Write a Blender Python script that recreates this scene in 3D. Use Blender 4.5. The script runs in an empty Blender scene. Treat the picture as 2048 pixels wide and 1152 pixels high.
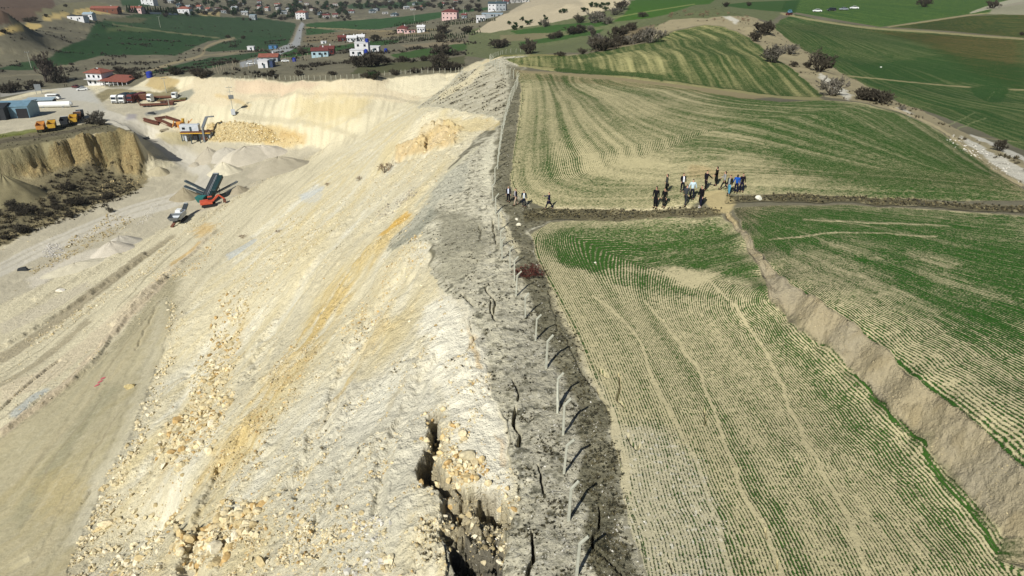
import bpy, bmesh, math, random
import numpy as np
from mathutils import Vector, Matrix
random.seed(7)
RNG = np.random.default_rng(11)
scene = bpy.context.scene
COL = scene.collection

# ------------------------------------------------------------------ camera
CAM_Z, PITCH, FPX = 23.0, math.radians(26.0), 1380.0      # focal length in photo pixels (2048 wide)
cam_d = bpy.data.cameras.new("camera")
cam = bpy.data.objects.new("camera", cam_d); COL.objects.link(cam)
cam.location = (0, 0, CAM_Z); cam.rotation_euler = (math.radians(90) - PITCH, 0, 0)
cam_d.sensor_width = 36.0; cam_d.lens = 36.0 * FPX / 2048.0
cam_d.clip_start = 0.5; cam_d.clip_end = 12000
scene.camera = cam

# ------------------------------------------------------------------ light
SUN_EL = math.radians(40.0); SUN_AZ = (-0.47, -0.883)       # towards the sun, horizontal part
world = bpy.data.worlds.new("World"); scene.world = world; world.use_nodes = True
wn = world.node_tree.nodes; wl = world.node_tree.links
bg = wn["Background"]
sky = wn.new("ShaderNodeTexSky"); sky.sky_type = 'NISHITA'; sky.sun_disc = False
sky.sun_elevation = SUN_EL
sky.sun_rotation = math.atan2(SUN_AZ[0], SUN_AZ[1])
sky.altitude = 900
wl.new(sky.outputs[0], bg.inputs[0]); bg.inputs[1].default_value = 0.05
sun_d = bpy.data.lights.new("sun", 'SUN'); sun_d.energy = 5.0; sun_d.angle = math.radians(0.5)
sun_d.color = (1.0, 0.972, 0.895)
sun = bpy.data.objects.new("sun", sun_d); COL.objects.link(sun)
sdir = Vector((SUN_AZ[0] * math.cos(SUN_EL), SUN_AZ[1] * math.cos(SUN_EL), math.sin(SUN_EL)))
sun.rotation_euler = sdir.to_track_quat('Z', 'Y').to_euler()
sun.location = (-60, -60, 90)
scene.view_settings.view_transform = 'Standard'; scene.view_settings.look = 'None'
scene.view_settings.exposure = 0.2; scene.view_settings.gamma = 1.0
scene.view_settings.use_curve_mapping = False

# ------------------------------------------------------------------ helpers: pixels and world
CT, ST = math.cos(PITCH), math.sin(PITCH)
def pix_z(u, v, z):
    """world point where the ray through photo pixel (u, v) meets height z"""
    a = (u - 1024) / FPX; b = (v - 576) / FPX
    d = (CAM_Z - z) / (ST + b * CT)
    return (a * d, d * (CT - b * ST), z)

# ------------------------------------------------------------------ noise
_perm = RNG.permutation(256).astype(np.int64); _perm = np.concatenate([_perm, _perm, _perm])
_ang = RNG.random(256) * 2 * np.pi; _gx = np.cos(_ang).astype(np.float32); _gy = np.sin(_ang).astype(np.float32)
def noise(x, y):
    x = np.asarray(x, dtype=np.float32); y = np.asarray(y, dtype=np.float32)
    xf = np.floor(x); yf = np.floor(y)
    xi = xf.astype(np.int64) & 255; yi = yf.astype(np.int64) & 255
    fx = x - xf; fy = y - yf
    u = fx * fx * fx * (fx * (fx * 6 - 15) + 10); v = fy * fy * fy * (fy * (fy * 6 - 15) + 10)
    def g(ix, iy, dx, dy):
        h = _perm[_perm[ix] + iy]
        return _gx[h] * dx + _gy[h] * dy
    n00 = g(xi, yi, fx, fy); n10 = g(xi + 1, yi, fx - 1, fy)
    n01 = g(xi, yi + 1, fx, fy - 1); n11 = g(xi + 1, yi + 1, fx - 1, fy - 1)
    a = n00 + u * (n10 - n00); b = n01 + u * (n11 - n01)
    return (a + v * (b - a)) * 1.5
def fbm(x, y, octs=4, gain=0.5, lac=2.03, ridge=False):
    s = 0; a = 1.0; t = 0
    for k in range(octs):
        n = noise(x + 17.3 * k, y - 9.1 * k)
        if ridge: n = 1 - 2 * np.abs(n)
        s = s + a * n; t += a; a *= gain; x = x * lac; y = y * lac
    return s / t
def sstep(a, b, x):
    t = np.clip((x - a) / (b - a), 0, 1); return t * t * (3 - 2 * t)
def segdist(px, py, poly, closed):
    n = len(poly); best = np.full(px.shape, 1e9, np.float32); par = np.zeros(px.shape, np.float32); acc = 0.0
    side = np.zeros(px.shape, np.float32)
    for i in range(n if closed else n - 1):
        ax, ay = poly[i]; bx, by = poly[(i + 1) % n]; ex, ey = bx - ax, by - ay; L2 = ex * ex + ey * ey + 1e-18
        t = np.clip(((px - ax) * ex + (py - ay) * ey) / L2, 0, 1)
        d = (px - ax - t * ex) ** 2 + (py - ay - t * ey) ** 2
        m = d < best; best = np.where(m, d, best); L = math.sqrt(L2)
        par = np.where(m, acc + t * L, par); side = np.where(m, ex * (py - ay) - ey * (px - ax), side); acc += L
    return np.sqrt(best), par, side
def inside(px, py, poly):
    c = np.zeros(px.shape, bool); n = len(poly)
    for i in range(n):
        x1, y1 = poly[i]; x2, y2 = poly[(i + 1) % n]
        if y1 == y2: continue
        c ^= ((y1 > py) != (y2 > py)) & (px < (x2 - x1) * (py - y1) / (y2 - y1) + x1)
    return c
GRIDQ = 1.1
# ------------------------------------------------------------------ terrain heights
CP = []
def cpx(z, *uv):
    for u, v in uv: CP.append(pix_z(u, v, z))
def cp3(*t):
    for u, v, z in t: CP.append(pix_z(u, v, z))
def cpw(*t): CP.extend(t)
# ridge along the fence
cp3((1153,1151,0),(1137,1041,0),(1128,947,0),(1116,812,0),(1092,735,0),(1051,636,0),(1028,560,0),(1010,480,0),(990,405,0),
    (995,330,0),(1005,260,0),(1020,205,0),(1035,165,0),(1010,130,.3),(1000,112,0))
cpw((3,12,0),(4,4,0),(4,-20,0),(5,-100,0),(5,-600,0))
# grey scrub shoulder and the crest of the face
cp3((1035,1040,-.6),(1010,900,-.5),(985,780,-.5),(950,680,-.5),(928,600,-.6),(885,560,-1.6),(862,500,-2.0),(850,440,-2.4),(880,390,-2.0),
    (905,340,-1.6),(950,280,-1.2),(985,240,-.4),(960,200,-1.2),(950,160,-1.5),(965,135,-1.0),(940,135,-4),(900,175,-5),(870,200,-3.5),(850,225,-3))
cp3((960,450,-.8),(930,520,-1.0),(970,350,-.6),(1010,700,-.2),(1060,900,-.2),(1080,1120,-.2))
# fields on the right
cp3((1200,1000,.1),(1400,1100,.4),(1300,800,.4),(1200,600,.3),(1120,500,.2),(1300,480,1.2),(1440,470,2.2),(1600,900,.7),(1700,1100,.6),(1480,650,1.2),(1900,1120,.7),
    (1700,800,.8),(1840,960,.8),(1100,430,.3),(1060,410,.1),(1240,430,1.8),(1330,428,2.6),(1440,425,3.2))
cp3((1540,560,3.3),(1640,620,3.2),(1800,700,3.3),(1940,850,3.3),(2048,940,3.3),(1700,540,3.8),(1900,600,4.2),(1600,450,4.0),(1800,430,4.6),(2040,440,5.4),(2040,760,4),(1480,440,3.4))
cp3((1340,400,3.3),(1450,375,3.8),(1200,380,1.6),(1100,350,.9),(1080,250,.8),(1200,300,2.0),(1300,250,3),(1200,190,1.2),(1060,180,.3),(1400,300,4),(1600,350,4.6),
    (1900,390,5.2),(1500,230,4.4),(1640,200,3.6),(1800,228,3.8),(1900,275,4.2),(2048,365,5.4),(1760,290,5.0))
cpw((22,2,1),(30,-40,1.5),(60,0,3.5),(60,40,4.6),(120,60,6),(200,-100,6),(160,120,6),(600,-200,12),(120,-500,6))
# the earth bank between the two lower fields
BTOP = [(1460,424),(1490,468),(1530,520),(1562,556),(1620,592),(1700,648),(1770,700),(1830,755),(1900,810),(1960,860),(2010,905),(2048,940),(2120,1010),(2260,1150),(2460,1400)]
BBOT = [(1452,430),(1475,462),(1500,502),(1532,560),(1542,600),(1580,642),(1640,690),(1700,735),(1760,795),(1830,868),(1900,940),(1960,1005),(2010,1068),(2048,1115),(2100,1180),(2200,1330),(2400,1640)]
for i, (u, v) in enumerate(BTOP): CP.append(pix_z(u, v, 3.3))
for i, (u, v) in enumerate(BBOT): CP.append(pix_z(u, v, 3.0 - 1.6 * min(1, i / 5) - .3 * max(0, i - 5) / 8))
# green hill, its lane and the pale knoll
cp3((1100,125,.2),(1200,140,.8),(1300,160,1.2),(1450,175,1.6),(1600,190,2.6),(1100,110,-1.6),(1200,108,-1.2),(1300,90,.4),(1400,62,1.4),(1450,62,1.6),(1540,110,1.8),(1620,170,2.4),
    (1350,120,2.4),(1450,110,3.4),(1220,92,-3.),(1300,62,0.5),(1340,35,3.0),(1400,16,5.0),(1440,18,5.0),(1500,50,3.5),(1560,90,2.6),(1640,140,2.2),(1700,190,2.6),(1760,208,2.4))
# land beyond the lane, falling away to the right
cp3((1560,60,-4),(1640,110,-3.5),(1720,160,-1.5),(1830,215,0.2),(1930,262,1.4),(2040,300,1.6),(1800,120,-6),(1900,170,-5),(2040,200,-4),(2040,120,-7),(1900,80,-8),
    (1600,35,-6),(1750,50,-7),(1635,22,-6),(1710,18,-5.5),(1850,20,-7),(1980,15,-5),(1500,15,-7),(1250,5,-9),(1300,25,-9),(1950,60,-8),(2048,20,-3))
# pale hill top centre and fields below it
cp3((1000,60,-22),(1050,35,-18),(1120,25,-13),(1200,10,-9),(1150,50,-14),(1000,80,-25),(1100,90,-22),(1180,70,-18),(1060,110,-21),(940,45,-26),(980,95,-24),(1130,5,-7),(1080,8,-12))
# the quarry face (tall slope from the crest to the floor)
def face(u, v, xc=-5., zc=-1., s=.70):
    a = (u - 1024) / FPX; c = ST + (v - 576) / FPX * CT
    # 23 - c d = zc - s (xc - a d)
    d = (23 - zc + s * xc) / (c + s * a)
    return (a * d, d * (CT - (v - 576) / FPX * ST), 23 - c * d)
for u, v in [(800,1000),(700,1100),(600,1000),(500,1100),(400,1000),(300,1100),(800,850),(700,800),(600,850),(500,900),(400,900),(860,700),(750,700),(650,720),(550,740),(470,800),(350,950),
             (820,620),(720,600),(620,620),(520,650),(430,700)]:
    CP.append(face(u, v, -4.5))
for u, v in [(780,520),(700,500),(620,520),(540,560),(780,440),(700,430),(620,440),(560,480),(800,360),(740,360),(690,370),(860,310),(900,300)]:
    CP.append(face(u, v, -8.5, -2.2, .66))
cp3((330,1060,-22.5),(270,850,-27.5),(330,720,-31),(380,600,-34),(150,1130,-24.5),(200,1000,-27),(450,520,-36),(520,470,-37))   # foot of the rubble
cp3((200,850,-30),(120,950,-29.5),(30,1100,-28.5),(240,720,-33),(300,640,-35),(0,950,-33),(60,850,-34),(150,720,-36.5),(250,600,-38.5),(350,530,-40),(440,475,-41.5))
cp3((0,780,-38),(100,700,-40.5),(200,620,-42.5),(300,540,-45.5),(380,480,-47),(450,430,-48),(560,370,-47.5),(620,330,-47))
cp3((0,700,-44),(80,640,-46.5),(180,570,-48.5),(280,500,-49.5),(350,450,-50),(430,410,-50.3),(520,350,-50),(600,318,-49.5),(650,300,-47.5))
cpw((-36,20,-20),(-30,0,-16),(-50,20,-27),(-50,-40,-26),(-90,20,-42),(-100,-60,-45),(-150,0,-50),(-150,100,-51),(-18,10,-9),(-18,-50,-9),(-200,-300,-50),(-60,-300,-30))
# quarry floor
cp3((0,560,-50.5),(100,520,-51),(200,470,-51),(300,420,-51),(370,380,-51),(300,345,-51.5),(330,325,-51.5),(366,312,-51.2),(420,330,-50.5),(430,370,-50.5),(0,530,-50.5),(480,320,-50),(560,310,-49.5),(600,296,-48),
    (300,300,-51.3),(390,300,-50),(420,295,-48.5),(500,295,-47.5),(330,290,-47.5),(380,282,-48.5))
# far side of the quarry
cp3((660,285,-44),(700,272,-41),(640,262,-42),(560,258,-43),(530,285,-46),(480,250,-42),(420,248,-43),(520,235,-40),(600,240,-38.5),(700,240,-36),(760,255,-34),(640,200,-33.5),(560,200,-35.5),(500,190,-34),
    (720,200,-32),(800,205,-31.5),(840,210,-26),(780,250,-28),(830,250,-15),(770,300,-21),(720,320,-22.5),(860,190,-28),(890,160,-27),(780,165,-28),(680,170,-28),(600,175,-29),(520,170,-30),(450,185,-33),(460,215,-37),(400,200,-36))
cp3((925,143,-23),(880,146,-24.3),(820,148,-24.8),(750,153,-25.4),(680,158,-26),(600,161,-27),(520,158,-28),(450,154,-29),(380,152,-30),(320,156,-32),(290,150,-34))
# truck yard and building
cp3((240,205,-38),(300,210,-38),(360,205,-37.5),(380,225,-39),(330,240,-40.5),(360,262,-44),(280,240,-40),(200,225,-37.8),(150,205,-38),(220,190,-38),(200,172,-39),(250,172,-38.5),(160,185,-38.8),(100,225,-37.5),
    (50,240,-37.2),(0,250,-37),(100,195,-38.8),(30,230,-37.4),(0,215,-37.6),(280,262,-42.5),(320,280,-46),(300,178,-35),(330,170,-33.5),(280,170,-36),(350,185,-36.5),(180,245,-37.2),(130,262,-37),(60,272,-36.6),
    (230,250,-37.4))
cpw((-190,120,-38),(-260,200,-38))
# ground in front of the mound's cliff
cp3((60,400,-47.5),(0,400,-46.5),(120,400,-48.5),(180,395,-49.5),(230,375,-50.5),(0,460,-48.5),(80,450,-49.5),(160,420,-50.5),(220,395,-51),(60,490,-50.5),(0,500,-50.5),(200,355,-49.5),(100,360,-46.5),(20,352,-45.5),(262,350,-50.8))
# valley behind
cp3((0,190,-41),(100,172,-41.5),(160,160,-42),(60,150,-43),(0,130,-42),(150,130,-44),(250,125,-44),(350,120,-44),(450,125,-36),(520,140,-31),(350,140,-36),(600,140,-29),(700,130,-27.5),(800,125,-27),(900,110,-26),(850,95,-28),
    (640,110,-31),(730,105,-28),(560,110,-40),(600,90,-46),(480,100,-46),(700,80,-39),(800,75,-37),(900,70,-34),(940,60,-30),(550,60,-58),(600,50,-62),(700,55,-55),(800,45,-52),(880,42,-43),
    (100,100,-40),(0,90,-32),(200,90,-42),(300,80,-46),(400,70,-50),(500,80,-52),(0,50,-24),(100,50,-34),(200,50,-42),(300,45,-46),(400,40,-52),(500,40,-60),(0,10,-10),(100,10,-20),(200,15,-34),(300,12,-38),(400,10,-48),
    (500,10,-60),(600,10,-66),(700,10,-68),(800,15,-64),(900,20,-55),(980,15,-40),(1000,3,-38),(350,30,-47),(180,35,-38))
cpw((-1400,2200,60),(-900,2300,20),(-400,2400,-10),(0,2400,10),(500,2200,40),(1200,1800,60),(1800,800,70),(1500,0,60),(-1500,1200,60),(-1500,0,30),(600,1000,-10),(300,900,-15),(100,900,-25),(-1500,3800,160),(0,4200,160),(1500,3800,160),(4000,2000,200),(-4000,2000,200),(0,-3000,60),(-2500,-2500,60),(2500,-2500,60),(600,500,-6),(420,300,-2),(-700,300,-20),(-600,0,-25))
CP = np.array(CP, dtype=np.float64)
def chart(x, y):
    r = np.sqrt(x * x + y * y) + 12.0
    return np.stack([np.arctan2(x, y + 12.0 * 0), np.log(r)], -1)
_c = chart(CP[:, 0], CP[:, 1])
_K = np.sqrt(((_c[:, None, :] - _c[None, :, :]) ** 2).sum(-1) + 1e-5)
_n = len(CP); _A = np.zeros((_n + 3, _n + 3)); _A[:_n, :_n] = _K - 4e-3 * np.eye(_n)
_A[:_n, _n] = 1; _A[:_n, n1 := _n + 1] = _c[:, 0]; _A[:_n, _n + 2] = _c[:, 1]
_A[_n, :_n] = 1; _A[_n + 1, :_n] = _c[:, 0]; _A[_n + 2, :_n] = _c[:, 1]
_w = np.linalg.solve(_A, np.concatenate([CP[:, 2], np.zeros(3)]))
def rbf(x, y):
    sh = np.shape(x); x = np.ravel(x); y = np.ravel(y); out = np.empty(len(x), dtype=np.float32)
    for i in range(0, len(x), 20000):
        c = chart(x[i:i + 20000], y[i:i + 20000])
        dx = (c[:, None, 0] - _c[None, :, 0]).astype(np.float32); dy = (c[:, None, 1] - _c[None, :, 1]).astype(np.float32)
        k = np.sqrt(dx * dx + dy * dy + 1e-5)
        out[i:i + 20000] = k @ _w[:_n].astype(np.float32) + _w[_n] + _w[_n + 1] * c[:, 0] + _w[_n + 2] * c[:, 1]
    return out.reshape(sh)

# log-polar grid round the foot of the camera: dense where the camera looks, coarse elsewhere
DQ = GRIDQ
ang = np.radians(np.concatenate([np.linspace(-180, -44, 60, endpoint=False), np.linspace(-44, 44, int(1050 * DQ), endpoint=False), np.linspace(44, 180, 61)]))
rad = np.concatenate([np.geomspace(2, 16, 24, endpoint=False), np.geomspace(16, 720, int(1080 * DQ), endpoint=False), np.geomspace(720, 6000, 170)])
NA, NR = len(ang), len(rad)
AA, RR = np.meshgrid(ang, rad)
GX = (RR * np.sin(AA)).astype(np.float32); GY = (RR * np.cos(AA)).astype(np.float32)
# smooth base on a coarser grid, then bilinear up
_as = np.unique(np.concatenate([ang[::4], ang[-1:]])); _rs = np.unique(np.concatenate([rad[::4], rad[-1:]]))
_A2, _R2 = np.meshgrid(_as, _rs)
_Hc = rbf(_R2 * np.sin(_A2), _R2 * np.cos(_A2))
def bil(H, aa, rr, a, lr):
    ia = np.clip(np.searchsorted(aa, a) - 1, 0, len(aa) - 2); ir = np.clip(np.searchsorted(rr, lr) - 1, 0, len(rr) - 2)
    fa = np.clip((a - aa[ia]) / (aa[ia + 1] - aa[ia]), 0, 1); fr = np.clip((lr - rr[ir]) / (rr[ir + 1] - rr[ir]), 0, 1)
    return (H[ir, ia] * (1 - fa) * (1 - fr) + H[ir, ia + 1] * fa * (1 - fr) + H[ir + 1, ia] * (1 - fa) * fr + H[ir + 1, ia + 1] * fa * fr)
GZ = bil(_Hc, _as, np.log(_rs), AA, np.log(RR)).astype(np.float32)
LR = np.log(rad)
# the spoil mound with its cliff, left of the haul road
def mound(GZ):
    edge = [pix_z(u, v, -36.6)[:2] for u, v in [(-160,318),(-60,308),(0,302),(40,296),(75,286),(105,284),(130,276),(160,276),(185,268),(215,267),(238,262),(256,262),(262,264),(268,262)]]
    edge += [pix_z(u, v, z)[:2] for u, v, z in [(255,254,-37),(235,246,-37.2),(200,238,-37.4),(100,252,-37),(0,262,-37),(-160,275,-37)]]
    e = np.array(edge); m = 60
    ia = slice(np.searchsorted(ang, -0.95), np.searchsorted(ang, -0.38)); ir = slice(np.searchsorted(rad, 170), np.searchsorted(rad, 340))
    X, Y = GX[ir, ia], GY[ir, ia]
    wx = 2.4 * fbm(X / 17, Y / 17, 4) + .8 * fbm(X / 2.5, Y / 2.5, 3); wy = 2.6 * fbm(X / 13 + 50, Y / 13, 4, gain=.6)
    d, _, _ = segdist(X + wx, Y + wy, e, True); s = np.where(inside(X + wx, Y + wy, e), -d, d)
    left = sstep(-160, -205, X)
    cliff = np.interp(s, [-3, 0, 1.2, 3.0, 4.2, 6.5, 12, 20], [0, .3, 4.5, 8.0, 11.0, 12.5, 14.6, 16])
    spoil = np.interp(s, [-3, 0, 4, 8, 10, 11.5, 17, 34, 45], [0, .3, 2.5, 5.0, 6.5, 9.0, 10.5, 13.5, 18])
    top = -36.5 + .5 * fbm(X / 14, Y / 14, 3)
    z = top - (cliff * (1 - left) + spoil * left)
    G = GZ[ir, ia]; GZ[ir, ia] = np.where(z > G, z, G)
    return GZ
GZ = mound(GZ)
def Hxy(x, y):
    """terrain height at world (x, y), arrays or scalars"""
    x = np.asarray(x, float); y = np.asarray(y, float)
    return bil(GZ, ang, LR, np.arctan2(x, y), np.log(np.clip(np.hypot(x, y), 2.01, 5990)))
def hit(u, v):
    """where rays through photo pixels meet the terrain -> (x, y, z) arrays"""
    u = np.atleast_1d(np.asarray(u, float)); v = np.atleast_1d(np.asarray(v, float))
    a = (u - 1024) / FPX; b = (v - 576) / FPX
    dx, dy, dz = a, CT - b * ST, -(ST + b * CT)
    ts = np.geomspace(12, 5000, 900)
    P = Hxy(dx[:, None] * ts, dy[:, None] * ts); Zr = CAM_Z + dz[:, None] * ts
    below = Zr < P
    k = np.where(below.any(1), below.argmax(1), len(ts) - 1); k = np.maximum(k, 1)
    lo = ts[k - 1]; hi = ts[k]
    for _ in range(18):
        m = (lo + hi) / 2; bb = (CAM_Z + dz * m) < Hxy(dx * m, dy * m)
        hi = np.where(bb, m, hi); lo = np.where(bb, lo, m)
    m = (lo + hi) / 2
    return dx * m, dy * m, CAM_Z + dz * m
HITC = {}
def P(u, v):
    k = (round(u, 2), round(v, 2))
    if k not in HITC:
        x, y, z = hit(u, v); HITC[k] = Vector((float(x[0]), float(y[0]), float(z[0])))
    return HITC[k].copy()
# chart coordinates used for regions drawn on the ground (angle, log distance), 1 unit = 1 radian = isotropic
CU = AA.astype(np.float32); CV = np.log(RR).astype(np.float32)
_WN = [fbm(GX / 3.1, GY / 3.1, 3), fbm(GX / 3.1 + 40, GY / 3.1 + 40, 3)]
WU = (_WN[0] / np.maximum(RR, 20)).astype(np.float32); WV = (_WN[1] / np.maximum(RR, 20)).astype(np.float32)   # about one metre of wobble
WU2 = fbm(AA * 60, CV * 60, 4).astype(np.float32); WV2 = fbm(AA * 60 + 31, CV * 60 + 7, 4).astype(np.float32)
def uv2c(pts, closed=False, sub=3):
    pts = [tuple(p) for p in pts]; out = []
    n = len(pts)
    for i in range(n if closed else n - 1):
        p, q = pts[i], pts[(i + 1) % n]
        for k in range(sub): out.append((p[0] + (q[0] - p[0]) * k / sub, p[1] + (q[1] - p[1]) * k / sub))
    if not closed: out.append(pts[-1])
    o = np.array(out); x, y, z = hit(o[:, 0], o[:, 1])
    return np.stack([np.arctan2(x, y), np.log(np.hypot(x, y))], -1), np.stack([x, y], -1)
def smooth_line(pts, k=4):
    """Catmull-Rom"""
    p = [pts[0]] + list(pts) + [pts[-1]]; out = []
    for i in range(1, len(p) - 2):
        for j in range(k):
            t = j / k; a, b, c, d = [np.array(q, float) for q in p[i - 1:i + 3]]
            out.append(tuple(.5 * ((2 * b) + (-a + c) * t + (2 * a - 5 * b + 4 * c - d) * t * t + (-a + 3 * b - 3 * c + d) * t ** 3)))
    out.append(tuple(pts[-1])); return out
def region(pts, feather=3.0, warp=1.0, warp2=0.0, smooth=False, sub=3):
    """soft mask (0..1) over the grid of a polygon given by photo pixels; feather in photo pixels, warp in metres"""
    if smooth: pts = smooth_line(list(pts) + [pts[0]], 3)[:-1]
    poly, _ = uv2c(pts, True, sub); f = feather / FPX
    mar = f + warp2 * .02 + .004
    lo = poly.min(0) - mar - .03; hi = poly.max(0) + mar + .03
    ia = slice(max(0, np.searchsorted(ang, lo[0]) - 1), np.searchsorted(ang, hi[0]) + 1)
    ir = slice(max(0, np.searchsorted(LR, lo[1]) - 1), np.searchsorted(LR, hi[1]) + 1)
    px = CU[ir, ia] + WU[ir, ia] * warp + WU2[ir, ia] * warp2 / FPX; py = CV[ir, ia] + WV[ir, ia] * warp + WV2[ir, ia] * warp2 / FPX
    d, _, _ = segdist(px, py, poly, True); s = np.where(inside(px, py, poly), d, -d)
    m = np.zeros(GX.shape, np.float32); m[ir, ia] = sstep(-f, f, s); return m
def stroke(pts, w, feather=2.0, warp=1.0, warp2=0.0, smooth=True):
    """soft mask of a band w photo pixels wide along a pixel polyline (w may be a pair start/end)"""
    if smooth: pts = smooth_line(pts, 4)
    w0, w1 = (w if isinstance(w, tuple) else (w, w)); n = len(pts); L = []; R = []
    for i, p in enumerate(pts):
        a = pts[max(0, i - 1)]; b = pts[min(n - 1, i + 1)]; dx, dy = b[0] - a[0], b[1] - a[1]; l = math.hypot(dx, dy) + 1e-9
        ww = (w0 + (w1 - w0) * i / (n - 1)) / 2
        L.append((p[0] - dy / l * ww, p[1] + dx / l * ww)); R.append((p[0] + dy / l * ww, p[1] - dx / l * ww))
    return region(L + R[::-1], feather, warp, warp2, False, 1)
def at_grid(field, x, y):
    return bil(field, ang, LR, np.arctan2(x, y), np.log(np.hypot(x, y)))
# ------------------------------------------------------------------ ground cover: albedo, crop rows, roughness
KALB = 1.16
def srgb(r, g, b):
    c = np.array([r, g, b], float) / 255.0
    return np.where(c < .04045, c / 12.92, ((c + .055) / 1.055) ** 2.4)
def alb(r, g, b): return (np.minimum(srgb(r, g, b) / KALB, .80)).astype(np.float32)
CB = np.zeros((NR, NA, 3), np.float32); CB[:] = alb(112, 104, 84)
CG = np.zeros((NR, NA, 3), np.float32); CG[:] = alb(48, 80, 28)        # leaf colour of the crop
DENS = np.zeros((NR, NA), np.float32); RU = np.zeros((NR, NA), np.float32); RV = np.zeros((NR, NA), np.float32)
ROUGH = np.full((NR, NA), .35, np.float32); DISP = np.zeros((NR, NA), np.float32); ROCK = np.zeros((NR, NA), np.float32)
N1 = fbm(GX / 1.1, GY / 1.1, 4).astype(np.float32)          # about a metre
N5 = fbm(GX / 5.3 + 9, GY / 5.3, 4).astype(np.float32)
N20 = fbm(GX / 22.0 + 3, GY / 22.0, 4).astype(np.float32)
NF = fbm(AA * 150, CV * 150, 3).astype(np.float32)           # blotches that keep their size with distance
N80 = fbm(GX / 90.0 + 3, GY / 90.0, 4).astype(np.float32)
# streaks that run down the quarry face: fine across the slope, long down it
NS = fbm((.94 * GX - .34 * GY + .9 * N5) / 1.4, (.34 * GX + .94 * GY) / 10.0, 4).astype(np.float32)
NS2 = fbm((.94 * GX - .34 * GY + 1.5 * N5) / 4.5, (.34 * GX + .94 * GY) / 24.0 + 5, 4).astype(np.float32)
NL = fbm((GX + .08 * GY) / 2.2, GY / 30.0 + 5, 4).astype(np.float32)            # streaks that run along the benches
def paint(m, col, k=1.0, var=0.0, n=None):
    global CB
    c = alb(*col); mm = (m * k)[..., None]
    if var: c = c * (1 + var * (N5 if n is None else n))[..., None]
    CB += (c - CB) * mm
def setm(A, m, v): A += (v - A) * m
def band(lo, hi, n): return sstep(lo, hi, n)

# ---- far land
BIG = [(-400,-60),(2500,-60),(2500,1500),(-400,1500)]
paint(np.ones_like(N1), (110,106,88), 1, .25, N20)
FAR = (RR > 240).astype(np.float32)
# ---- the quarry as a whole
quarry = region([(-250,1300),(-250,330),(0,340),(0,200),(150,160),(250,182),(300,155),(400,150),(470,155),(560,163),(640,163),(760,157),(850,150),(920,144),(985,122),(1000,240),(960,270),(900,330),(860,400),(850,470),(870,560),(925,590),(950,680),(1000,780),(1015,900),(1030,960),(1045,1030),(960,1040),(895,1080),(905,1300)], 4, 1.0, 1.0)
paint(quarry, (221,211,179), 1, .10, N5)
setm(ROUGH, quarry, 1.15)
face = region([(120,1300),(200,1000),(300,760),(360,640),(450,520),(600,380),(700,290),(800,215),(860,170),(990,122),(1010,240),(1060,1040),(900,1300)], 10, 1, 2) * quarry
paint(face * band(-.1, .5, NS2), (220,202,150), .6)
paint(region([(640,780),(860,700),(900,860),(860,1000),(760,1100),(600,1150),(560,980)], 60, 2, 50) * face, (222,219,204), .55)
paint(face * band(.1, .5, -NS2), (232,227,206), .75)
paint(face * band(.15, .5, NS), (204,188,148), .4)
paint(face * band(.15, .55, -NS), (226,220,198), .5)
paint(face * band(.2, .6, N1), (196,182,150), .25)
setm(ROCK, face * band(-.2, .35, N5), .5)
bench = (quarry * (1 - face))
paint(bench * band(-.1, .4, NL), (186,176,148), .55)
paint(bench * band(.1, .5, -NL), (222,212,184), .45)
# pit floor and yard
floor = region([(-250,640),(0,610),(100,560),(250,500),(360,440),(440,410),(600,325),(660,290),(560,300),(460,285),(360,280),(330,240),(300,210),(200,200),(150,170),(0,205),(-300,240),(-250,300),(0,300),(240,240),(290,270),(350,330),(250,380),(100,440),(0,500),(-250,600)], 5, 1.5, 1)
paint(floor, (182,174,152), .9, .12, N20)
paint(floor * band(.0, .4, N5), (205,196,170), .5)
setm(ROUGH, floor, .5); setm(ROCK, floor, 0.1)
def road(pts, w, col=(202,196,180), f=2.5, warp=.5, k=.9): 
    m = stroke(pts, w, f, warp); paint(m, col, k, .06, N1); setm(ROUGH, m, .25); setm(ROCK, m, 0); return m
road([(150,170),(165,200),(185,225),(230,240),(290,262),(335,292),(375,320),(410,345),(400,375),(350,400),(260,425),(180,458),(80,500),(0,540),(-100,585)], (30,26))
road([(335,292),(400,335)], 40, k=.7, f=8)
road([(0,190),(60,180),(120,173),(165,163),(200,160)], (9,7), (160,158,150))
road([(120,175),(170,200),(190,230)], 46, (186,184,174), 8)
road([(0,225),(80,222),(150,218),(200,225)], 34, (186,178,156), 8, k=.6)
road([(195,183),(240,178),(300,180)], 10, (186,180,160), 4, k=.6)
for t in (-6, 5): paint(stroke([(x, y + t) for x, y in [(-100,583),(0,538),(80,498),(180,456),(260,423),(350,398)]], 2.2, 1.0, .3), (168,160,138), .55)
for pts in ([(240,245),(300,268),(345,300)], [(248,240),(310,266),(356,300)]): paint(stroke(pts, 1.6, .8, .3), (165,158,138), .5)
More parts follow.
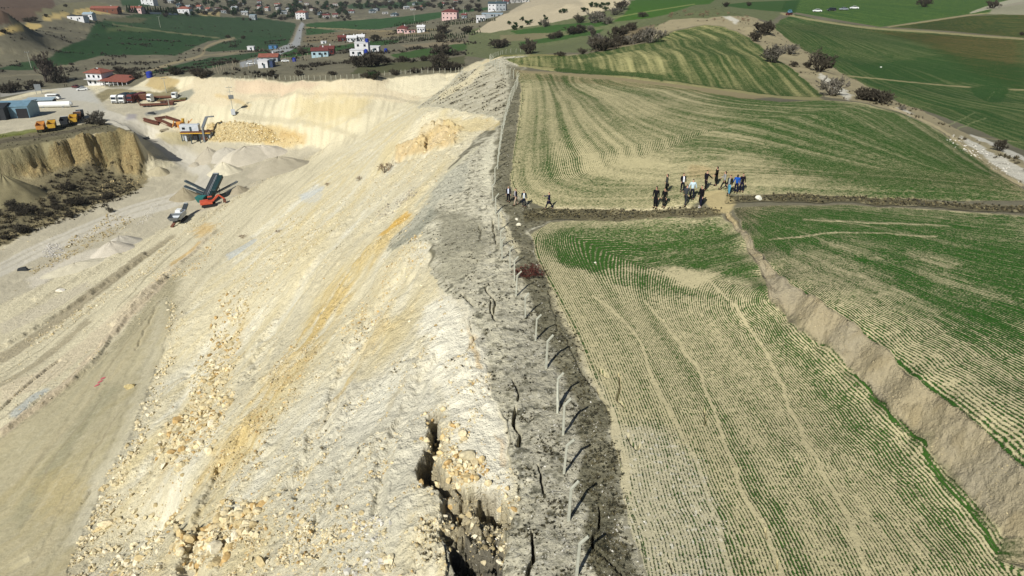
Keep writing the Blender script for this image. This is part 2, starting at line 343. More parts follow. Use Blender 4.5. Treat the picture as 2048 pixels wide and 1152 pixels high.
# wall of blocks, foot, and far faces of the pit
wall = region([(412,252),(425,246),(480,245),(520,250),(545,262),(560,285),(520,287),(460,285),(415,283)], 2, .8, 1)
paint(wall, (206,186,138), .9, .3, N1); setm(ROUGH, wall, 1.5); setm(ROCK, wall, 1)
fw = region([(395,155),(470,158),(600,165),(760,158),(860,152),(925,145),(900,180),(860,195),(800,205),(700,195),(560,195),(480,205),(440,215),(380,205),(350,190)], 4, 1, 2)
paint(fw, (214,200,168), .9); paint(fw * band(.0, .4, noise(AA * 230, CV * 60)), (226,214,184), .3)
paint(region([(470,160),(560,166),(640,165),(620,180),(520,188),(470,186)], 5, 1, 3), (210,188,160), .8)
paint(region([(780,158),(860,152),(925,146),(900,180),(850,195),(800,185),(770,175)], 5, 1, 2), (228,218,186), .9)
paint(stroke([(500,192),(580,188),(680,188),(760,192),(840,206)], 6, 2, 1), (188,178,152), .7)
paint(stroke([(470,232),(560,240),(640,250),(700,268),(712,276)], (12,10), 3, 1), (196,186,156), .8)
paint(region([(590,200),(680,190),(740,200),(720,235),(660,245),(600,240)], 22, 3, 26), (210,190,136), .55)
paint(region([(500,250),(560,250),(600,268),(605,285),(580,295),(530,290)], 6, 1, 4), (208,178,112), .6)
paint(stroke([(560,270),(600,272),(610,285)], 12, 6, 2, 6), (196,164,106), .6)
paint(stroke([(430,190),(470,200),(500,215)], 8, 4, 1), (206,178,120), .5)
paint(region([(300,155),(330,153),(360,160),(350,175),(320,182),(290,172)], 4, 1, 2), (186,162,108), .8)
paint(region([(190,190),(215,178),(240,178),(270,180),(320,186),(330,180),(345,172),(360,180),(345,196),(300,196),(250,186),(225,190),(205,205)], 3, 1, 2), (128,118,84), .85, .3)
paint(region([(358,186),(385,178),(390,186),(375,200),(345,205)], 3, .5, 1), (128,134,124), .75)
paint(region([(255,228),(275,228),(272,238),(250,240)], 4, .5, 2), (150,146,150), .8)
paint(stroke([(290,228),(330,222),(350,215)], 8, 3, 1), (118,122,122), .75)
# gravelly ground under the crusher plant, olive
paint(region([(330,262),(370,265),(375,290),(345,292),(310,272)], 5, 1, 3), (176,164,122), .7)
# ---- mound: turf strip on top, spoil, cliff, scrub
mtop = region([(-200,290),(0,272),(110,258),(200,242),(212,246),(262,262),(240,262),(170,270),(60,290),(0,302),(-200,330)], 2, 1, 1)
paint(region([(-250,300),(0,296),(110,276),(262,260),(292,322),(296,362),(262,386),(150,425),(0,495),(-250,560)], 4, 1.5, 4), (134,124,94), .95, .25, N5)
paint(mtop, (110,104,80), .95, .3, N1)
paint(stroke([(-150,298),(0,272),(90,258),(150,248)], (10,5), 2, 1), (104,112,50), .85, .2, N1)
paint(stroke([(-150,310),(0,284),(100,270),(200,252)], (8,5), 2, 1), (84,78,66), .7)
paint(region([(0,300),(60,289),(110,280),(125,300),(100,312),(50,325),(25,330),(0,322),(-120,345),(-120,320)], 2, 1, 1), (142,134,102), .95, .15, N1)
mcl = region([(20,330),(60,322),(110,302),(125,282),(165,272),(200,268),(250,262),(268,268),(285,320),(280,352),(230,345),(180,325),(120,340),(70,358),(30,350)], 2, 1, 1)
paint(mcl, (164,146,104), .9, .5, N1); setm(ROUGH, mcl, 2.0); setm(ROCK, mcl, 1)
paint(mcl * band(-.1, .3, fbm(GX / 8, GY / 8, 3)), (132,122,88), .9); paint(mcl * band(.15, .4, N1), (120,96,60), .7)
paint(region([(-60,400),(0,352),(20,345),(40,362),(70,395),(30,400)], 3, 1, 1), (138,130,96), .9)
scr = region([(-250,470),(-60,400),(30,392),(70,390),(100,352),(150,338),(190,325),(230,345),(270,365),(262,385),(200,402),(150,420),(80,455),(20,485),(-250,560)], 4, 2, 3)
paint(scr, (120,112,86), .95, .25, N5)
paint(scr * band(.0, .35, fbm(GX / 3.0, GY / 3.0, 4)), (78,72,60), .8)
paint(stroke([(-200,560),(0,478),(90,445),(200,405),(290,370)], (16,6), 4, 2, 2), (150,138,104), .7, .3, N1)
setm(ROUGH, scr, 1.2)
# ---- quarry bench strips near the camera
paint(region([(-200,1300),(-200,1000),(0,870),(130,775),(200,720),(262,640),(330,560),(360,545),(352,620),(325,700),(290,800),(255,880),(215,960),(170,1060),(120,1180),(80,1300)], 12, 1.2, 16), (172,163,132), .85, .12, N5)
slab = region([(-200,1250),(-200,1010),(0,880),(130,790),(225,700),(245,690),(330,600),(345,640),(310,740),(270,850),(200,980),(140,1130),(90,1250)], 4, .6, 1)
setm(ROUGH, slab, .4); setm(ROCK, slab, .1)
paint(slab * band(-.1, .4, NL), (186,174,140), .5); paint(slab * band(-.05, .5, NS2), (168,156,112), .4); paint(slab * band(.1, .6, -NL), (160,154,128), .5)
paint(stroke([(230,770),(180,830),(100,940),(30,1050)], 26, 14, 1, 8), (150,146,118), .6)
paint(stroke([(300,820),(250,900),(180,1000),(160,1090)], 22, 10, 1, 8), (200,193,168), .75)
paint(stroke([(330,600),(300,720),(270,830),(210,950),(150,1090)], (20,44), 14, 1, 14), (192,185,160), .6)
paint(region([(60,960),(110,940),(170,960),(160,1020),(90,1040)], 20, 1, 30), (186,166,112), .3)
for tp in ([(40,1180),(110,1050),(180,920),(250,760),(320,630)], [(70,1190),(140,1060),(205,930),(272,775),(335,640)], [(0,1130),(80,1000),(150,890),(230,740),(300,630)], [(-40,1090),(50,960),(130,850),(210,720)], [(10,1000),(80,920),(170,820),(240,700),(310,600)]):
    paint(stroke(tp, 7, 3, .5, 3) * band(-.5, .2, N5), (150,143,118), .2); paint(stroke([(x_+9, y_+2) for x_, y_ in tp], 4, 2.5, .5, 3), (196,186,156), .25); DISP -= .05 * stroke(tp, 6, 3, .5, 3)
paint(slab * band(.1, .45, N1), (150,142,112), .35); paint(slab * band(.15, .5, -N1), (196,188,160), .35)
paint(stroke([(0,870),(130,770),(230,660),(330,560)], 14, 6, 1, 3), (204,188,160), .85)
paint(stroke([(0,790),(110,740),(230,640),(320,560),(420,470)], (34,10), 8, 1, 4), (216,202,172), .8)
paint(stroke([(25,835),(60,800),(95,780)], (22,6), 5, .5, 3), (168,178,182), .6)
paint(stroke([(0,720),(90,660),(200,580),(300,505),(350,470)], (20,6), 5, 1, 4), (156,144,118), .7)
paint(stroke([(0,770),(60,735),(120,690),(180,640)], 10, 4, 1, 3), (150,138,112), .6)
paint(stroke([(0,660),(100,612),(180,570)], 22, 7, 1, 4), (206,196,172), .7)
paint(stroke([(60,570),(130,530),(200,508)], 24, 8, 1, 4), (210,202,184), .8)
for p in ([(0,840),(60,790),(140,720)], [(20,860),(90,800),(170,735)], [(-20,760),(80,700),(190,610)], [(200,760),(250,690),(330,590)], [(60,1000),(120,900),(200,800)], [(110,1020),(170,930),(240,820)], [(180,600),(260,540),(340,480)], [(230,620),(330,520),(410,455)]):
    paint(stroke(p, 2.4, 1.3, .6, 1), (150,140,114), .6)
paint(stroke([(455,515),(480,500),(512,478)], (14,5), 4, .5, 3), (190,200,206), .55)
paint(stroke([(600,395),(630,385),(648,375)], (14,5), 5, .5, 3), (196,204,206), .5)
paint(region([(600,395),(630,370),(648,372),(640,400),(610,408)], 5, .5, 3), (206,210,208), .4)
paint(stroke([(395,470),(412,455),(425,462)], 20, 10, 1.5, 14), (214,176,104), .6)
paint(stroke([(340,530),(380,505),(400,485)], 8, 4, .5, 3), (206,170,100), .6)
# ---- yellow streaks down the face
for p, w, k in [([(830,430),(790,460),(740,510),(700,570),(640,660),(560,760),(500,850),(440,930),(400,1010)], (18,60), .42), ([(790,640),(720,720),(650,800)], 34, .35), ([(690,560),(640,620),(600,700)], 40, .35), ([(480,640),(440,760),(400,860)], 30, .3), ([(900,740),(860,800)], 26, .3)]:
    paint(stroke(p, w, 16, 2, 10) * band(-.35, .3, NS + .8 * N5), (208,178,104), k * 1.25)
paint(stroke([(822,425),(800,445),(760,475)], 10, 4, .5, 2), (222,180,92), .8)
paint(stroke([(720,470),(660,540),(560,680),(470,800)], 30, 14, 2, 10), (206,198,172), .5)
paint(region([(850,250),(890,240),(925,262),(910,290),(870,300),(800,320),(785,325),(790,300),(830,280)], 5, 1.5, 3), (216,184,124), .6, .2, N1)
paint(region([(880,235),(1000,238),(998,258),(960,262),(900,270)], 6, 1, 3), (222,202,148), .6)
paint(region([(760,290),(820,250),(860,225),(900,240),(870,262),(800,290)], 12, 1, 6), (228,216,182), .6)
paint(region([(985,290),(975,330),(965,380),(985,390),(978,320),(990,285)], 2, .6, 1), (226,220,198), .6)
paint(region([(840,620),(900,580),(960,700),(1000,800),(1010,900),(1020,1000),(940,980),(900,860),(860,740)], 14, 1, 8), (242,236,214), .92)
paint(region([(985,870),(1002,885),(1010,930),(996,930)], 8, .8, 10), (214,174,110), .5); paint(stroke([(940,650),(948,700),(958,740)], 10, 5, .4, 3), (218,184,124), .6)
paint(region([(560,880),(800,860),(840,1000),(780,1200),(500,1200)], 30, 2, 20), (206,200,176), .4)
# ---- ridge: grey scrub, darker by the fence
ridge = region([(905,1300),(900,1110),(885,1060),(940,1035),(1045,1035),(1028,985),(1018,900),(1010,830),(985,770),(955,700),(935,640),(925,598),(880,575),(862,545),(872,505),(852,480),(800,490),(770,505),(780,480),(840,425),(870,385),(900,345),(940,300),(985,275),(1002,240),(985,235),(905,218),(835,214),(870,190),(900,165),(925,140),(955,125),(985,112),(1000,98),(1050,100),(1060,118),(1045,145),(1050,175),(1040,230),(1030,300),(1022,372),(1060,415),(1110,428),(1100,440),(1066,466),(1070,500),(1112,600),(1165,700),(1222,850),(1255,1000),(1300,1300)], 2.5, .8, 1.5)
paint(ridge, (200,194,170), 1, .28, N1)
paint(ridge * band(-.05, .5, N5 + .6 * N1), (158,152,130), .6)
paint(region([(985,240),(1000,250),(985,300),(975,380),(1000,450),(960,440),(900,410),(860,470),(830,470),(860,400),(900,340)], 14, 1.5, 10) * band(-.3, .3, N5 + .5 * N1), (216,210,186), .8)
paint(region([(1000,700),(1030,800),(1040,900),(1060,1000),(1050,1060),(1100,1160),(1240,1160),(1230,900),(1160,740),(1080,620),(1000,620)], 20, 1.5, 14), (158,154,138), .45)
paint(ridge * band(.12, .35, fbm(GX / .55, GY / .55, 4)), (92,90,72), .6)
paint(ridge * band(.28, .42, fbm(GX / .9 + 7, GY / .9, 2)), (66,66,52), .7)
paint(ridge * band(.25, .5, fbm(GX / .35 + 7, GY / .35, 3)), (196,192,176), .7)
setm(ROUGH, ridge, .9); setm(ROCK, ridge, .4)
dark = region([(1180,1300),(1170,1150),(1165,1000),(1160,850),(1125,740),(1080,660),(1050,590),(1035,520),(1020,470),(1015,430),(990,400),(985,340),(992,280),(1003,245),(1015,200),(1020,165),(1015,130),(1048,135),(1050,180),(1042,230),(1034,300),(1026,372),(1050,412),(1110,424),(1100,438),(1062,462),(1070,500),(1112,600),(1160,700),(1218,850),(1250,1000),(1290,1300)], 8, 1.0, 3)
paint(dark, (108,104,82), .85, .4, N1); paint(dark * band(.05, .4, N5), (160,154,130), .5); paint(dark * band(.15, .45, N1), (70,68,52), .6)
paint(region([(1250,900),(1285,1300),(1200,1300),(1215,1040)], 20, 1, 8), (96,94,78), .5)
paint(region([(880,580),(930,600),(990,780),(1010,900),(1000,930),(985,800),(930,640)], 8, .8, 4), (222,216,196), .6)
paint(region([(990,400),(1003,440),(1015,480),(1035,510),(1042,500),(1025,470),(1005,430)], 2, .5, 2), (214,204,170), .8)
paint(region([(968,300),(985,275),(990,300),(980,350),(985,395),(965,370),(962,330)], 3, .6, 2), (220,214,188), .85)
paint(region([(885,350),(940,320),(930,380),(880,400),(840,470),(800,470),(840,420)], 6, .6, 3), (186,184,166), .6)
paint(stroke([(955,295),(900,340),(860,380),(830,415)], (7,4), 2, .5, 1), (206,200,172), .8)
paint(stroke([(870,420),(835,460),(780,500)], (20,8), 5, .5, 3), (146,146,130), .7)
paint(region([(870,420),(960,430),(975,500),(930,560),(890,555),(870,500),(880,460)], 10, 1, 5), (146,142,122), .7, .15, N1)
paint(region([(970,510),(925,560),(890,565),(880,530),(920,500)], 8, 1, 4), (184,178,154), .7)
ul = region([(990,130),(1015,165),(1005,235),(900,215),(840,212),(880,180),(930,145)], 3, 1, 1.5)
paint(ul, (194,187,162), .9)
NU = fbm((GX + 1.3 * GY) / 9.0, (GX - .6 * GY) / 1.6, 4)
paint(ul * band(.0, .4, NU), (120,114,94), .75); paint(ul * band(.1, .4, -NU), (206,200,178), .7)
paint(stroke([(925,140),(965,128),(940,160),(905,180),(880,195)], 12, 3, 1, 2), (222,210,174), .8)
paint(region([(1000,98),(1012,92),(1020,100),(1010,112),(975,125),(960,128)], 2, .5, 1), (222,206,166), .9)
# ---- fields ------------------------------------------------------------
def field(poly, A, B, rowm=None, soil=(188,178,140), green=(52,88,32), dens=.45, var=.5, feather=2.0, offs=0, flip=False, near=0):
    m = region(poly, feather, .35, .6)
    sel = m > 0.001
    x, y = GX[sel], GY[sel]
    _, a = uv2c(smooth_line(A, 4), False, 2); _, b = uv2c(smooth_line(B, 4), False, 2)
    dA, pA, _ = segdist(x, y, a, False); dB, pB, _ = segdist(x, y, b, False)
    W = float(np.percentile(dA + dB, 60))
    u = W * dA / (dA + dB + 1e-6)
    if near: u = dA * (1 - sstep(near, near * 3, dA)) + u * sstep(near, near * 3, dA)
    RU[sel] = u + offs; RV[sel] = pA
    paint(m, soil, 1, .07, N5); setm(ROUGH, m, .28); setm(ROCK, m, 0)
    g = alb(*green); CG[sel] = g
    nn = noise(u / 1.2 + 3.3, pA / 60) * .8 + noise(u / 4.1, pA / 90) * .3 + noise(u / .55, pA / 25) * .45
    D = np.zeros_like(DENS); D[sel] = dens + var * nn * .9 + .35 * N5[sel] * var
    DENS[:] = DENS * (1 - m) + D * m
    return m
def more(poly, d, feather=20, warp2=10, k=1.0, m0=None):
    m = region(poly, feather, 1.0, warp2)
    if m0 is not None: m = m * m0
    DENS[:] = DENS + d * m * k
# F1 lower left field
GREENN = (60,86,42)
F1 = field([(1064,470),(1100,444),(1200,438),(1300,436),(1445,432),(1475,462),(1500,505),(1530,560),(1542,600),(1580,645),(1640,690),(1690,712),(1755,795),(1830,868),(1900,945),(1960,1010),(2015,1072),(2090,1190),(2200,1350),(1330,1350),(1292,1152),(1250,1000),(1222,850),(1165,700),(1112,600),(1072,510)],
      [(1450,432),(1300,436),(1200,438),(1110,446),(1074,472),(1080,520),(1122,600),(1172,700),(1226,850),(1255,1000),(1296,1152),(1340,1700)],
      [(1540,602),(1640,703),(1760,815),(1900,962),(2048,1135),(2500,1700)], dens=.46, var=.25, near=2, green=(56,90,34))
more([(1075,480),(1120,452),(1440,445),(1500,520),(1540,590),(1500,560),(1380,540),(1300,530),(1180,540),(1090,510)], .46, 24, 14)
more([(1120,500),(1250,540),(1400,580),(1420,600),(1250,570),(1130,530)], .25, 12, 6)
more([(1330,530),(1400,535),(1440,555),(1400,570),(1340,555)], -.45, 14, 10)
more([(1500,620),(1600,660),(1800,900),(2000,1100),(1900,1100),(1700,880),(1560,720)], .12, 40, 10)
for a, b in (([(1590,640),(1680,705)], 8), ([(1690,712),(1715,745),(1760,800),(1830,880),(1900,965),(1960,1040),(2010,1110)], (10,12))):
    m = stroke(a, b, 3, .6, 2); DENS[:] = np.maximum(DENS, m * 1.2)
more([(1225,860),(1330,850),(1420,1000),(1440,1200),(1290,1300)], -.12, 30, 10)
cl = region([(1225,860),(1320,840),(1440,1000),(1480,1200),(1290,1300)], 40, 1, 10)
paint(cl, (186,180,156), .5); paint(cl * band(.3, .45, fbm(GX / .3, GY / .3, 2)), (216,212,198), .6)
for p in ([(1185,590),(1260,660),(1310,760),(1380,900),(1430,1030),(1480,1200)], [(1290,600),(1370,700),(1430,830),(1480,960),(1540,1080),(1590,1200)], [(1420,560),(1530,700),(1600,860),(1680,1010),(1740,1152)]):
    m = stroke(p, (4, 9), 3, .3); DENS[:] = DENS * (1 - .9 * m)
paint(stroke([(1100,580),(1128,640),(1180,740),(1215,800),(1240,900),(1262,1000)], (8,22), 5, .5, 3), (196,186,152), .8)
m = stroke([(1085,560),(1120,640),(1170,740),(1208,800),(1235,880),(1258,980)], (6,18), 4, .5, 3); DENS[:] = DENS * (1 - m)
# F2 middle field
F2 = field([(1030,145),(1100,148),(1250,162),(1380,178),(1480,196),(1560,204),(1640,200),(1720,205),(1800,226),(1860,250),(1920,290),(1985,340),(2048,378),(2160,440),(2200,420),(2048,400),(1950,402),(1800,398),(1640,392),(1480,388),(1440,384),(1400,400),(1380,418),(1290,420),(1180,420),(1110,420),(1050,402),(1020,372),(1028,300),(1038,230),(1042,170)],
      [(1032,140),(1046,175),(1040,240),(1028,310),(1024,350),(1034,380),(1070,402),(1120,416),(1200,419),(1300,419),(1400,402),(1500,390),(1640,394),(1800,400),(1950,404),(2150,432)],
      [(1300,158),(1400,172),(1480,190),(1560,200),(1640,198),(1720,204),(1800,224),(1860,248),(1920,288),(1985,338),(2048,374),(2150,428)], dens=.52, var=.46, soil=(192,182,140), near=3)
more([(1400,190),(1640,200),(1800,226),(1920,290),(2048,380),(2048,400),(1800,395),(1560,340),(1480,260)], .38, 50, 26)
more([(1250,340),(1500,375),(1800,400),(2048,405),(2048,370),(1800,350),(1560,330),(1400,310)], .12, 20, 10)
more([(1030,145),(1250,165),(1400,180),(1350,200),(1150,175),(1040,165)], .12, 8, 6)
more([(1140,300),(1380,330),(1640,355),(1560,380),(1300,370),(1150,350)], -.25, 20, 14)
more([(1280,240),(1380,200),(1500,300),(1420,320)], .12, 25, 10)
paint(region([(1030,140),(1200,150),(1420,170),(1560,190),(1500,200),(1350,180),(1150,166),(1035,158)], 6, 1, 4), (160,146,106), .6)
paint(region([(1380,330),(1480,345),(1480,360),(1360,352)], 10, 1, 8), (196,160,112), .35)
# F3 green hill
F3 = field([(1010,118),(1060,112),(1140,112),(1200,102),(1290,86),(1350,62),(1410,50),(1450,54),(1500,76),(1545,112),(1590,140),(1645,190),(1640,195),(1560,192),(1450,180),(1300,162),(1200,150),(1100,142),(1040,132)],
      [(1060,100),(1062,130),(1062,160),(1070,220)],
      [(1430,48),(1470,56),(1500,74),(1545,110),(1590,138),(1650,192),(1720,240)], dens=.86, var=.55, green=(46,78,32), soil=(186,180,124))
more([(1150,120),(1280,100),(1330,120),(1330,150),(1200,138)], -.35, 10, 6)
more([(1020,118),(1150,112),(1200,150),(1040,132)], -.1, 10, 6)
paint(stroke([(1040,130),(1150,142),(1300,158),(1450,178),(1560,193),(1645,198)], 7, 2, 1, 1), (150,144,100), .8); m = stroke([(1040,132),(1150,144),(1300,160),(1450,180),(1560,195)], 5, 2, 1, 1); DENS[:] *= 1 - .7 * m
m = stroke([(1110,140),(1200,146),(1290,150),(1330,160)], 8, 3, 1, 2); DENS[:] = np.maximum(DENS, m)
# F4 lower right field
F4 = field([(1466,416),(1560,410),(1700,410),(1850,418),(2048,432),(2900,450),(2900,1200),(2120,1008),(2048,938),(2010,903),(1960,858),(1900,808),(1830,752),(1770,697),(1700,645),(1620,589),(1562,553),(1532,518),(1492,466)],
      [(1466,418),(1500,474),(1564,550),(1700,645),(1830,750),(1960,856),(2200,1080)],
      [(1480,408),(1560,408),(1700,408),(1850,416),(2048,430),(2900,450)], dens=.68, var=.34, green=(48,86,30))
more([(1490,425),(1640,415),(2048,440),(2048,520),(1900,510),(1700,480),(1560,500),(1520,500)], .32, 35, 22)
more([(1600,520),(1800,530),(2048,660),(2048,900),(1880,780),(1700,620),(1580,560)], -.05, 40, 12)
more([(1740,500),(1800,500),(1880,580),(2048,640),(2048,720),(1900,640),(1780,560)], .36, 40, 26)
more([(1900,540),(1980,500),(2048,490),(2900,480),(2900,700),(2048,620),(1960,580)], .42, 50, 26)
for p in ([(1540,478),(1640,468),(1740,466),(1880,472)], [(1600,440),(1760,446),(1900,452)]):
    m = stroke(p, 3, 1.5, .4, 1); DENS[:] *= 1 - .6 * m
# F5 land beyond the lane
gr = dict(green=(44,80,34), soil=(122,130,84))
F5 = field([(1545,60),(1560,40),(1590,28),(1640,40),(1740,54),(1860,62),(2048,78),(2900,90),(2900,420),(2048,300),(1960,262),(1870,228),(1800,206),(1760,180),(1700,165),(1660,140),(1620,110),(1570,80)],
      [(1500,30),(1560,72),(1620,105),(1700,160),(1780,195),(1870,232),(1960,270),(2100,330)],
      [(1640,30),(1740,50),(1900,64),(2048,76),(2900,90)], dens=.80, var=.55, **gr)
F5b = field([(1590,0),(1900,-60),(2900,-60),(2900,60),(2048,30),(1940,28),(1760,54),(1690,42),(1600,26),(1500,10),(1450,8)], [(1450,10),(1600,28),(1760,56)], [(1500,-40),(1800,-60),(2900,-60)], dens=.85, var=.4, green=(52,88,44), soil=(110,134,64))
F5c = field([(1776,54),(1940,32),(2048,28),(2900,30),(2900,90),(2048,76),(1900,62)], [(1776,54),(1940,32),(2900,30)], [(1776,58),(1900,64),(2900,90)], dens=.8, var=.4, green=(50,80,42), soil=(112,108,62))
more([(1700,130),(1900,110),(2048,130),(2048,180),(1900,160),(1800,170)], .3, 15, 10)
paint(region([(1740,60),(2048,80),(2048,180),(1950,150),(1850,90)], 20, 2, 12), (112,94,54), .8)
more([(1850,70),(2048,80),(2048,150),(1950,140)], -.15, 15, 10)
for p, w in (([(1565,28),(1640,42),(1740,56),(1860,64),(1960,72),(2048,78)], 4), ([(1776,54),(1860,42),(1940,30),(1990,25)], 2.5), ([(1680,150),(1760,158),(1860,168),(1960,176),(2048,180)], 2.5), ([(1930,270),(2048,286)], 1.6), ([(1500,12),(1540,22),(1590,32)], 4)):
    m = stroke(p, w, 1.2, .8, .6); paint(m, (156,146,108), .75); DENS[:] *= 1 - .8 * m
m = stroke([(1940,26),(1990,12),(2048,0)], (3,16), 2, 1, 1); paint(m, (170,164,146), .85); DENS[:] *= 1 - m
m = region([(1975,28),(1990,14),(2048,2),(2200,-10),(2200,30),(2048,30)], 2, 1, 1); paint(m, (150,144,126), .85, .2, NF); DENS[:] *= 1 - m
m = region([(1940,175),(2000,168),(2020,180),(2005,205),(1975,205),(1945,190)], 4, .5, 2); DENS[:] = np.maximum(DENS, 1.3 * m)
for p in ([(1870,262),(1920,240),(1950,225)], [(1890,268),(1930,252),(1972,236)], [(1975,200),(1990,182)]):
    m = stroke(p, 1.6, 1, .3, 1); paint(m, (150,158,110), .7); DENS[:] *= 1 - .6 * m
# lane and pale knoll
lane = region([(1310,50),(1345,28),(1390,10),(1430,9),(1470,20),(1540,50),(1580,82),(1640,118),(1690,150),(1730,170),(1770,196),(1830,215),(1900,250),(2000,300),(2200,400),(2200,440),(2048,372),(1985,338),(1920,288),(1860,248),(1800,224),(1720,204),(1650,194),(1590,142),(1545,112),(1500,75),(1450,53),(1410,49),(1350,60),(1300,76)], 1.6, .6, 1)
paint(lane, (156,146,116), 1, .2, N5); DENS[:] *= 1 - lane; setm(ROUGH, lane, .6)
paint(lane * band(.1, .5, N5), (120,110,88), .5)
for p, w in (([(1380,14),(1420,10),(1450,30),(1475,45)], (4,10)), ([(1640,150),(1680,180),(1700,196)], (10,14)), ([(1785,215),(1815,226),(1822,232)], (5,10)), ([(1925,275),(1980,312),(2048,352),(2200,430)], (8,34)), ([(1940,270),(2010,300),(2100,350)], (5,12))):
    m = stroke(p, w, 3, .8, 2); paint(m, (212,208,194), .8, .2, N1); paint(m * band(.15, .4, N1), (130,124,104), .5)
m = stroke([(1760,206),(1820,230),(1880,258),(1930,295),(1985,338),(2048,372)], 5, 1.5, .4, .5); paint(m, (184,170,134), .9)
# field margins: scrubby baulks between the fields
def baulk(pts, w, f=2.0):
    m = stroke(pts, w, f, .6, 1.5); DENS[:] *= 1 - m; paint(m, (108,102,78), .95, .3, N1); paint(m * band(.05, .4, N1), (74,72,56), .6); paint(m * band(.15, .4, -N1), (176,166,130), .6); setm(ROUGH, m, 1.0)
baulk([(1045,432),(1110,426),(1180,430),(1290,428),(1400,425),(1445,426)], (26,15))
baulk([(1455,396),(1500,398),(1600,396),(1700,400),(1850,408),(2048,420),(2900,440)], (16,12))
paint(stroke([(1110,414),(1200,417),(1300,418),(1380,414)], (4,6), 2, .4, 1), (206,194,156), .8)
# bank between the lower fields
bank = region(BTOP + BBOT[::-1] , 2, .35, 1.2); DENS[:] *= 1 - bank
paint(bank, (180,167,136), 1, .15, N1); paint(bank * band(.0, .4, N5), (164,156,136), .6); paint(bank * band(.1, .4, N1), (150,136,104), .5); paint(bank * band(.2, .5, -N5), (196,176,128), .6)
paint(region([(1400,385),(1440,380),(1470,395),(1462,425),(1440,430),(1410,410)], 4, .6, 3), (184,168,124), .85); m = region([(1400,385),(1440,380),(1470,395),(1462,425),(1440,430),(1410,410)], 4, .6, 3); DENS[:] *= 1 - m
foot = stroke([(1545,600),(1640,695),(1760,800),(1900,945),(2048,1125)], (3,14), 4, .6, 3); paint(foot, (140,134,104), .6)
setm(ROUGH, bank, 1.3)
# ---- far valley, left and centre
def fp(poly, col, k=.95, f=1.3, w=1.0, var=.15, dens=None):
    m = region(poly, f, w, .8); paint(m, col, k, var, NF); 
    if dens is not None: DENS[:] = DENS * (1 - m)
    return m
NG0 = fbm(AA * 330, CV * 330, 3)
hills = region([(-400,-60),(960,-60),(960,120),(920,140),(760,152),(640,160),(470,156),(300,152),(260,165),(0,185),(-400,200)], 3, 1, 1)
paint(hills, (110,106,88), 1, .25, NF); paint(hills * band(.1, .45, N20 + .5 * NG0), (88,84,72), .6); paint(hills * band(.15, .5, -N20 - .5 * NG0), (146,138,112), .5); DENS[:] *= 1 - hills
fp([(-300,-60),(80,-60),(110,10),(60,40),(0,50),(-300,70)], (94,78,66)); fp([(60,30),(130,6),(190,2),(240,14),(200,26),(100,32)], (116,112,86))
fp([(0,62),(30,50),(60,46),(92,52),(70,58),(0,70),(-60,70)], (196,172,112)); fp([(80,34),(150,20),(200,12),(250,20),(240,26),(160,30),(90,42)], (180,160,108)); fp([(395,26),(440,24),(440,33),(400,33)], (168,152,108))
G1 = (48,72,44)
fp([(-200,150),(0,136),(60,122),(100,115),(118,100),(150,85),(170,80),(185,52),(200,44),(165,44),(190,42),(240,36),(270,28),(300,26),(370,28),(450,34),(520,36),(590,46),(592,52),(585,70),(575,90),(550,95),(500,75),(430,80),(380,90),(335,108),(200,112),(120,130),(60,140),(0,140)], G1, var=.25)
fp([(190,44),(240,46),(300,56),(360,64),(430,76),(350,112),(330,110),(230,108),(190,112),(130,130),(110,118),(125,100),(150,88),(178,82),(188,56)], (44,70,40), var=.3)
paint(stroke([(225,48),(280,56),(350,66),(440,76)], 2.5, 1.3, .5, 1), (116,116,84), .8)
paint(stroke([(215,60),(250,58),(300,60)], 8, 5, .5, 4), (100,110,72), .6)
paint(region([(210,40),(250,34),(300,36),(280,46),(230,44)], 3, .5, 3), (100,96,72), .7)
fp([(405,100),(440,86),(500,72),(560,74),(575,84),(540,98),(480,100),(420,104)], G1); fp([(290,150),(330,135),(420,115),(540,102),(545,108),(480,120),(430,135),(350,142)], G1)
paint(stroke([(285,148),(340,128),(400,112),(410,96),(430,86),(470,75)], (5,4), 1.5, .6, 1), (150,138,108), .8); paint(stroke([(400,112),(460,106),(520,100)], 3, 1.5, .5, 1), (140,130,104), .6)
fp([(612,48),(640,44),(720,40),(800,34),(880,24),(1000,12),(1000,17),(885,30),(880,36),(800,52),(760,58),(680,60),(612,56)], (46,80,42), var=.3); fp([(612,56),(640,58),(680,62),(640,68),(612,70)], (48,80,42))
fp([(690,10),(760,4),(860,2),(860,8),(780,16),(700,18)], (54,76,50)); fp([(240,0),(290,-4),(320,10),(290,14),(245,12)], (52,78,48))
fp([(608,72),(700,62),(780,60),(850,60),(860,66),(760,76),(620,86),(606,84)], (118,108,84))
fp([(545,105),(590,98),(680,90),(745,82),(800,80),(790,88),(700,98),(600,112),(560,116),(550,112)], (48,78,40)); fp([(780,110),(850,98),(940,84),(1000,70),(1030,64),(1030,78),(940,98),(880,112),(800,118)], (60,86,44))
fp([(720,132),(760,128),(850,122),(930,112),(930,128),(860,135),(760,145),(700,148)], (84,86,60)); fp([(800,90),(900,82),(960,84),(900,90),(820,98)], (130,120,98))
paint(stroke([(610,55),(680,58),(760,62),(840,60),(880,58)], 2.5, 1.2, .5, 1), (146,132,100), .8)
for rp, w in (([(606,46),(600,58),(596,75),(592,90)], (7,16)), ([(592,88),(570,98),(540,110),(512,122),(480,130)], (15,10))): 
    m = stroke(rp, w, 1.2, .3); paint(m, (150,152,152), .95)
paint(stroke([(580,92),(590,70),(598,50)], 3, 1.5, .4), (150,138,112), .5)
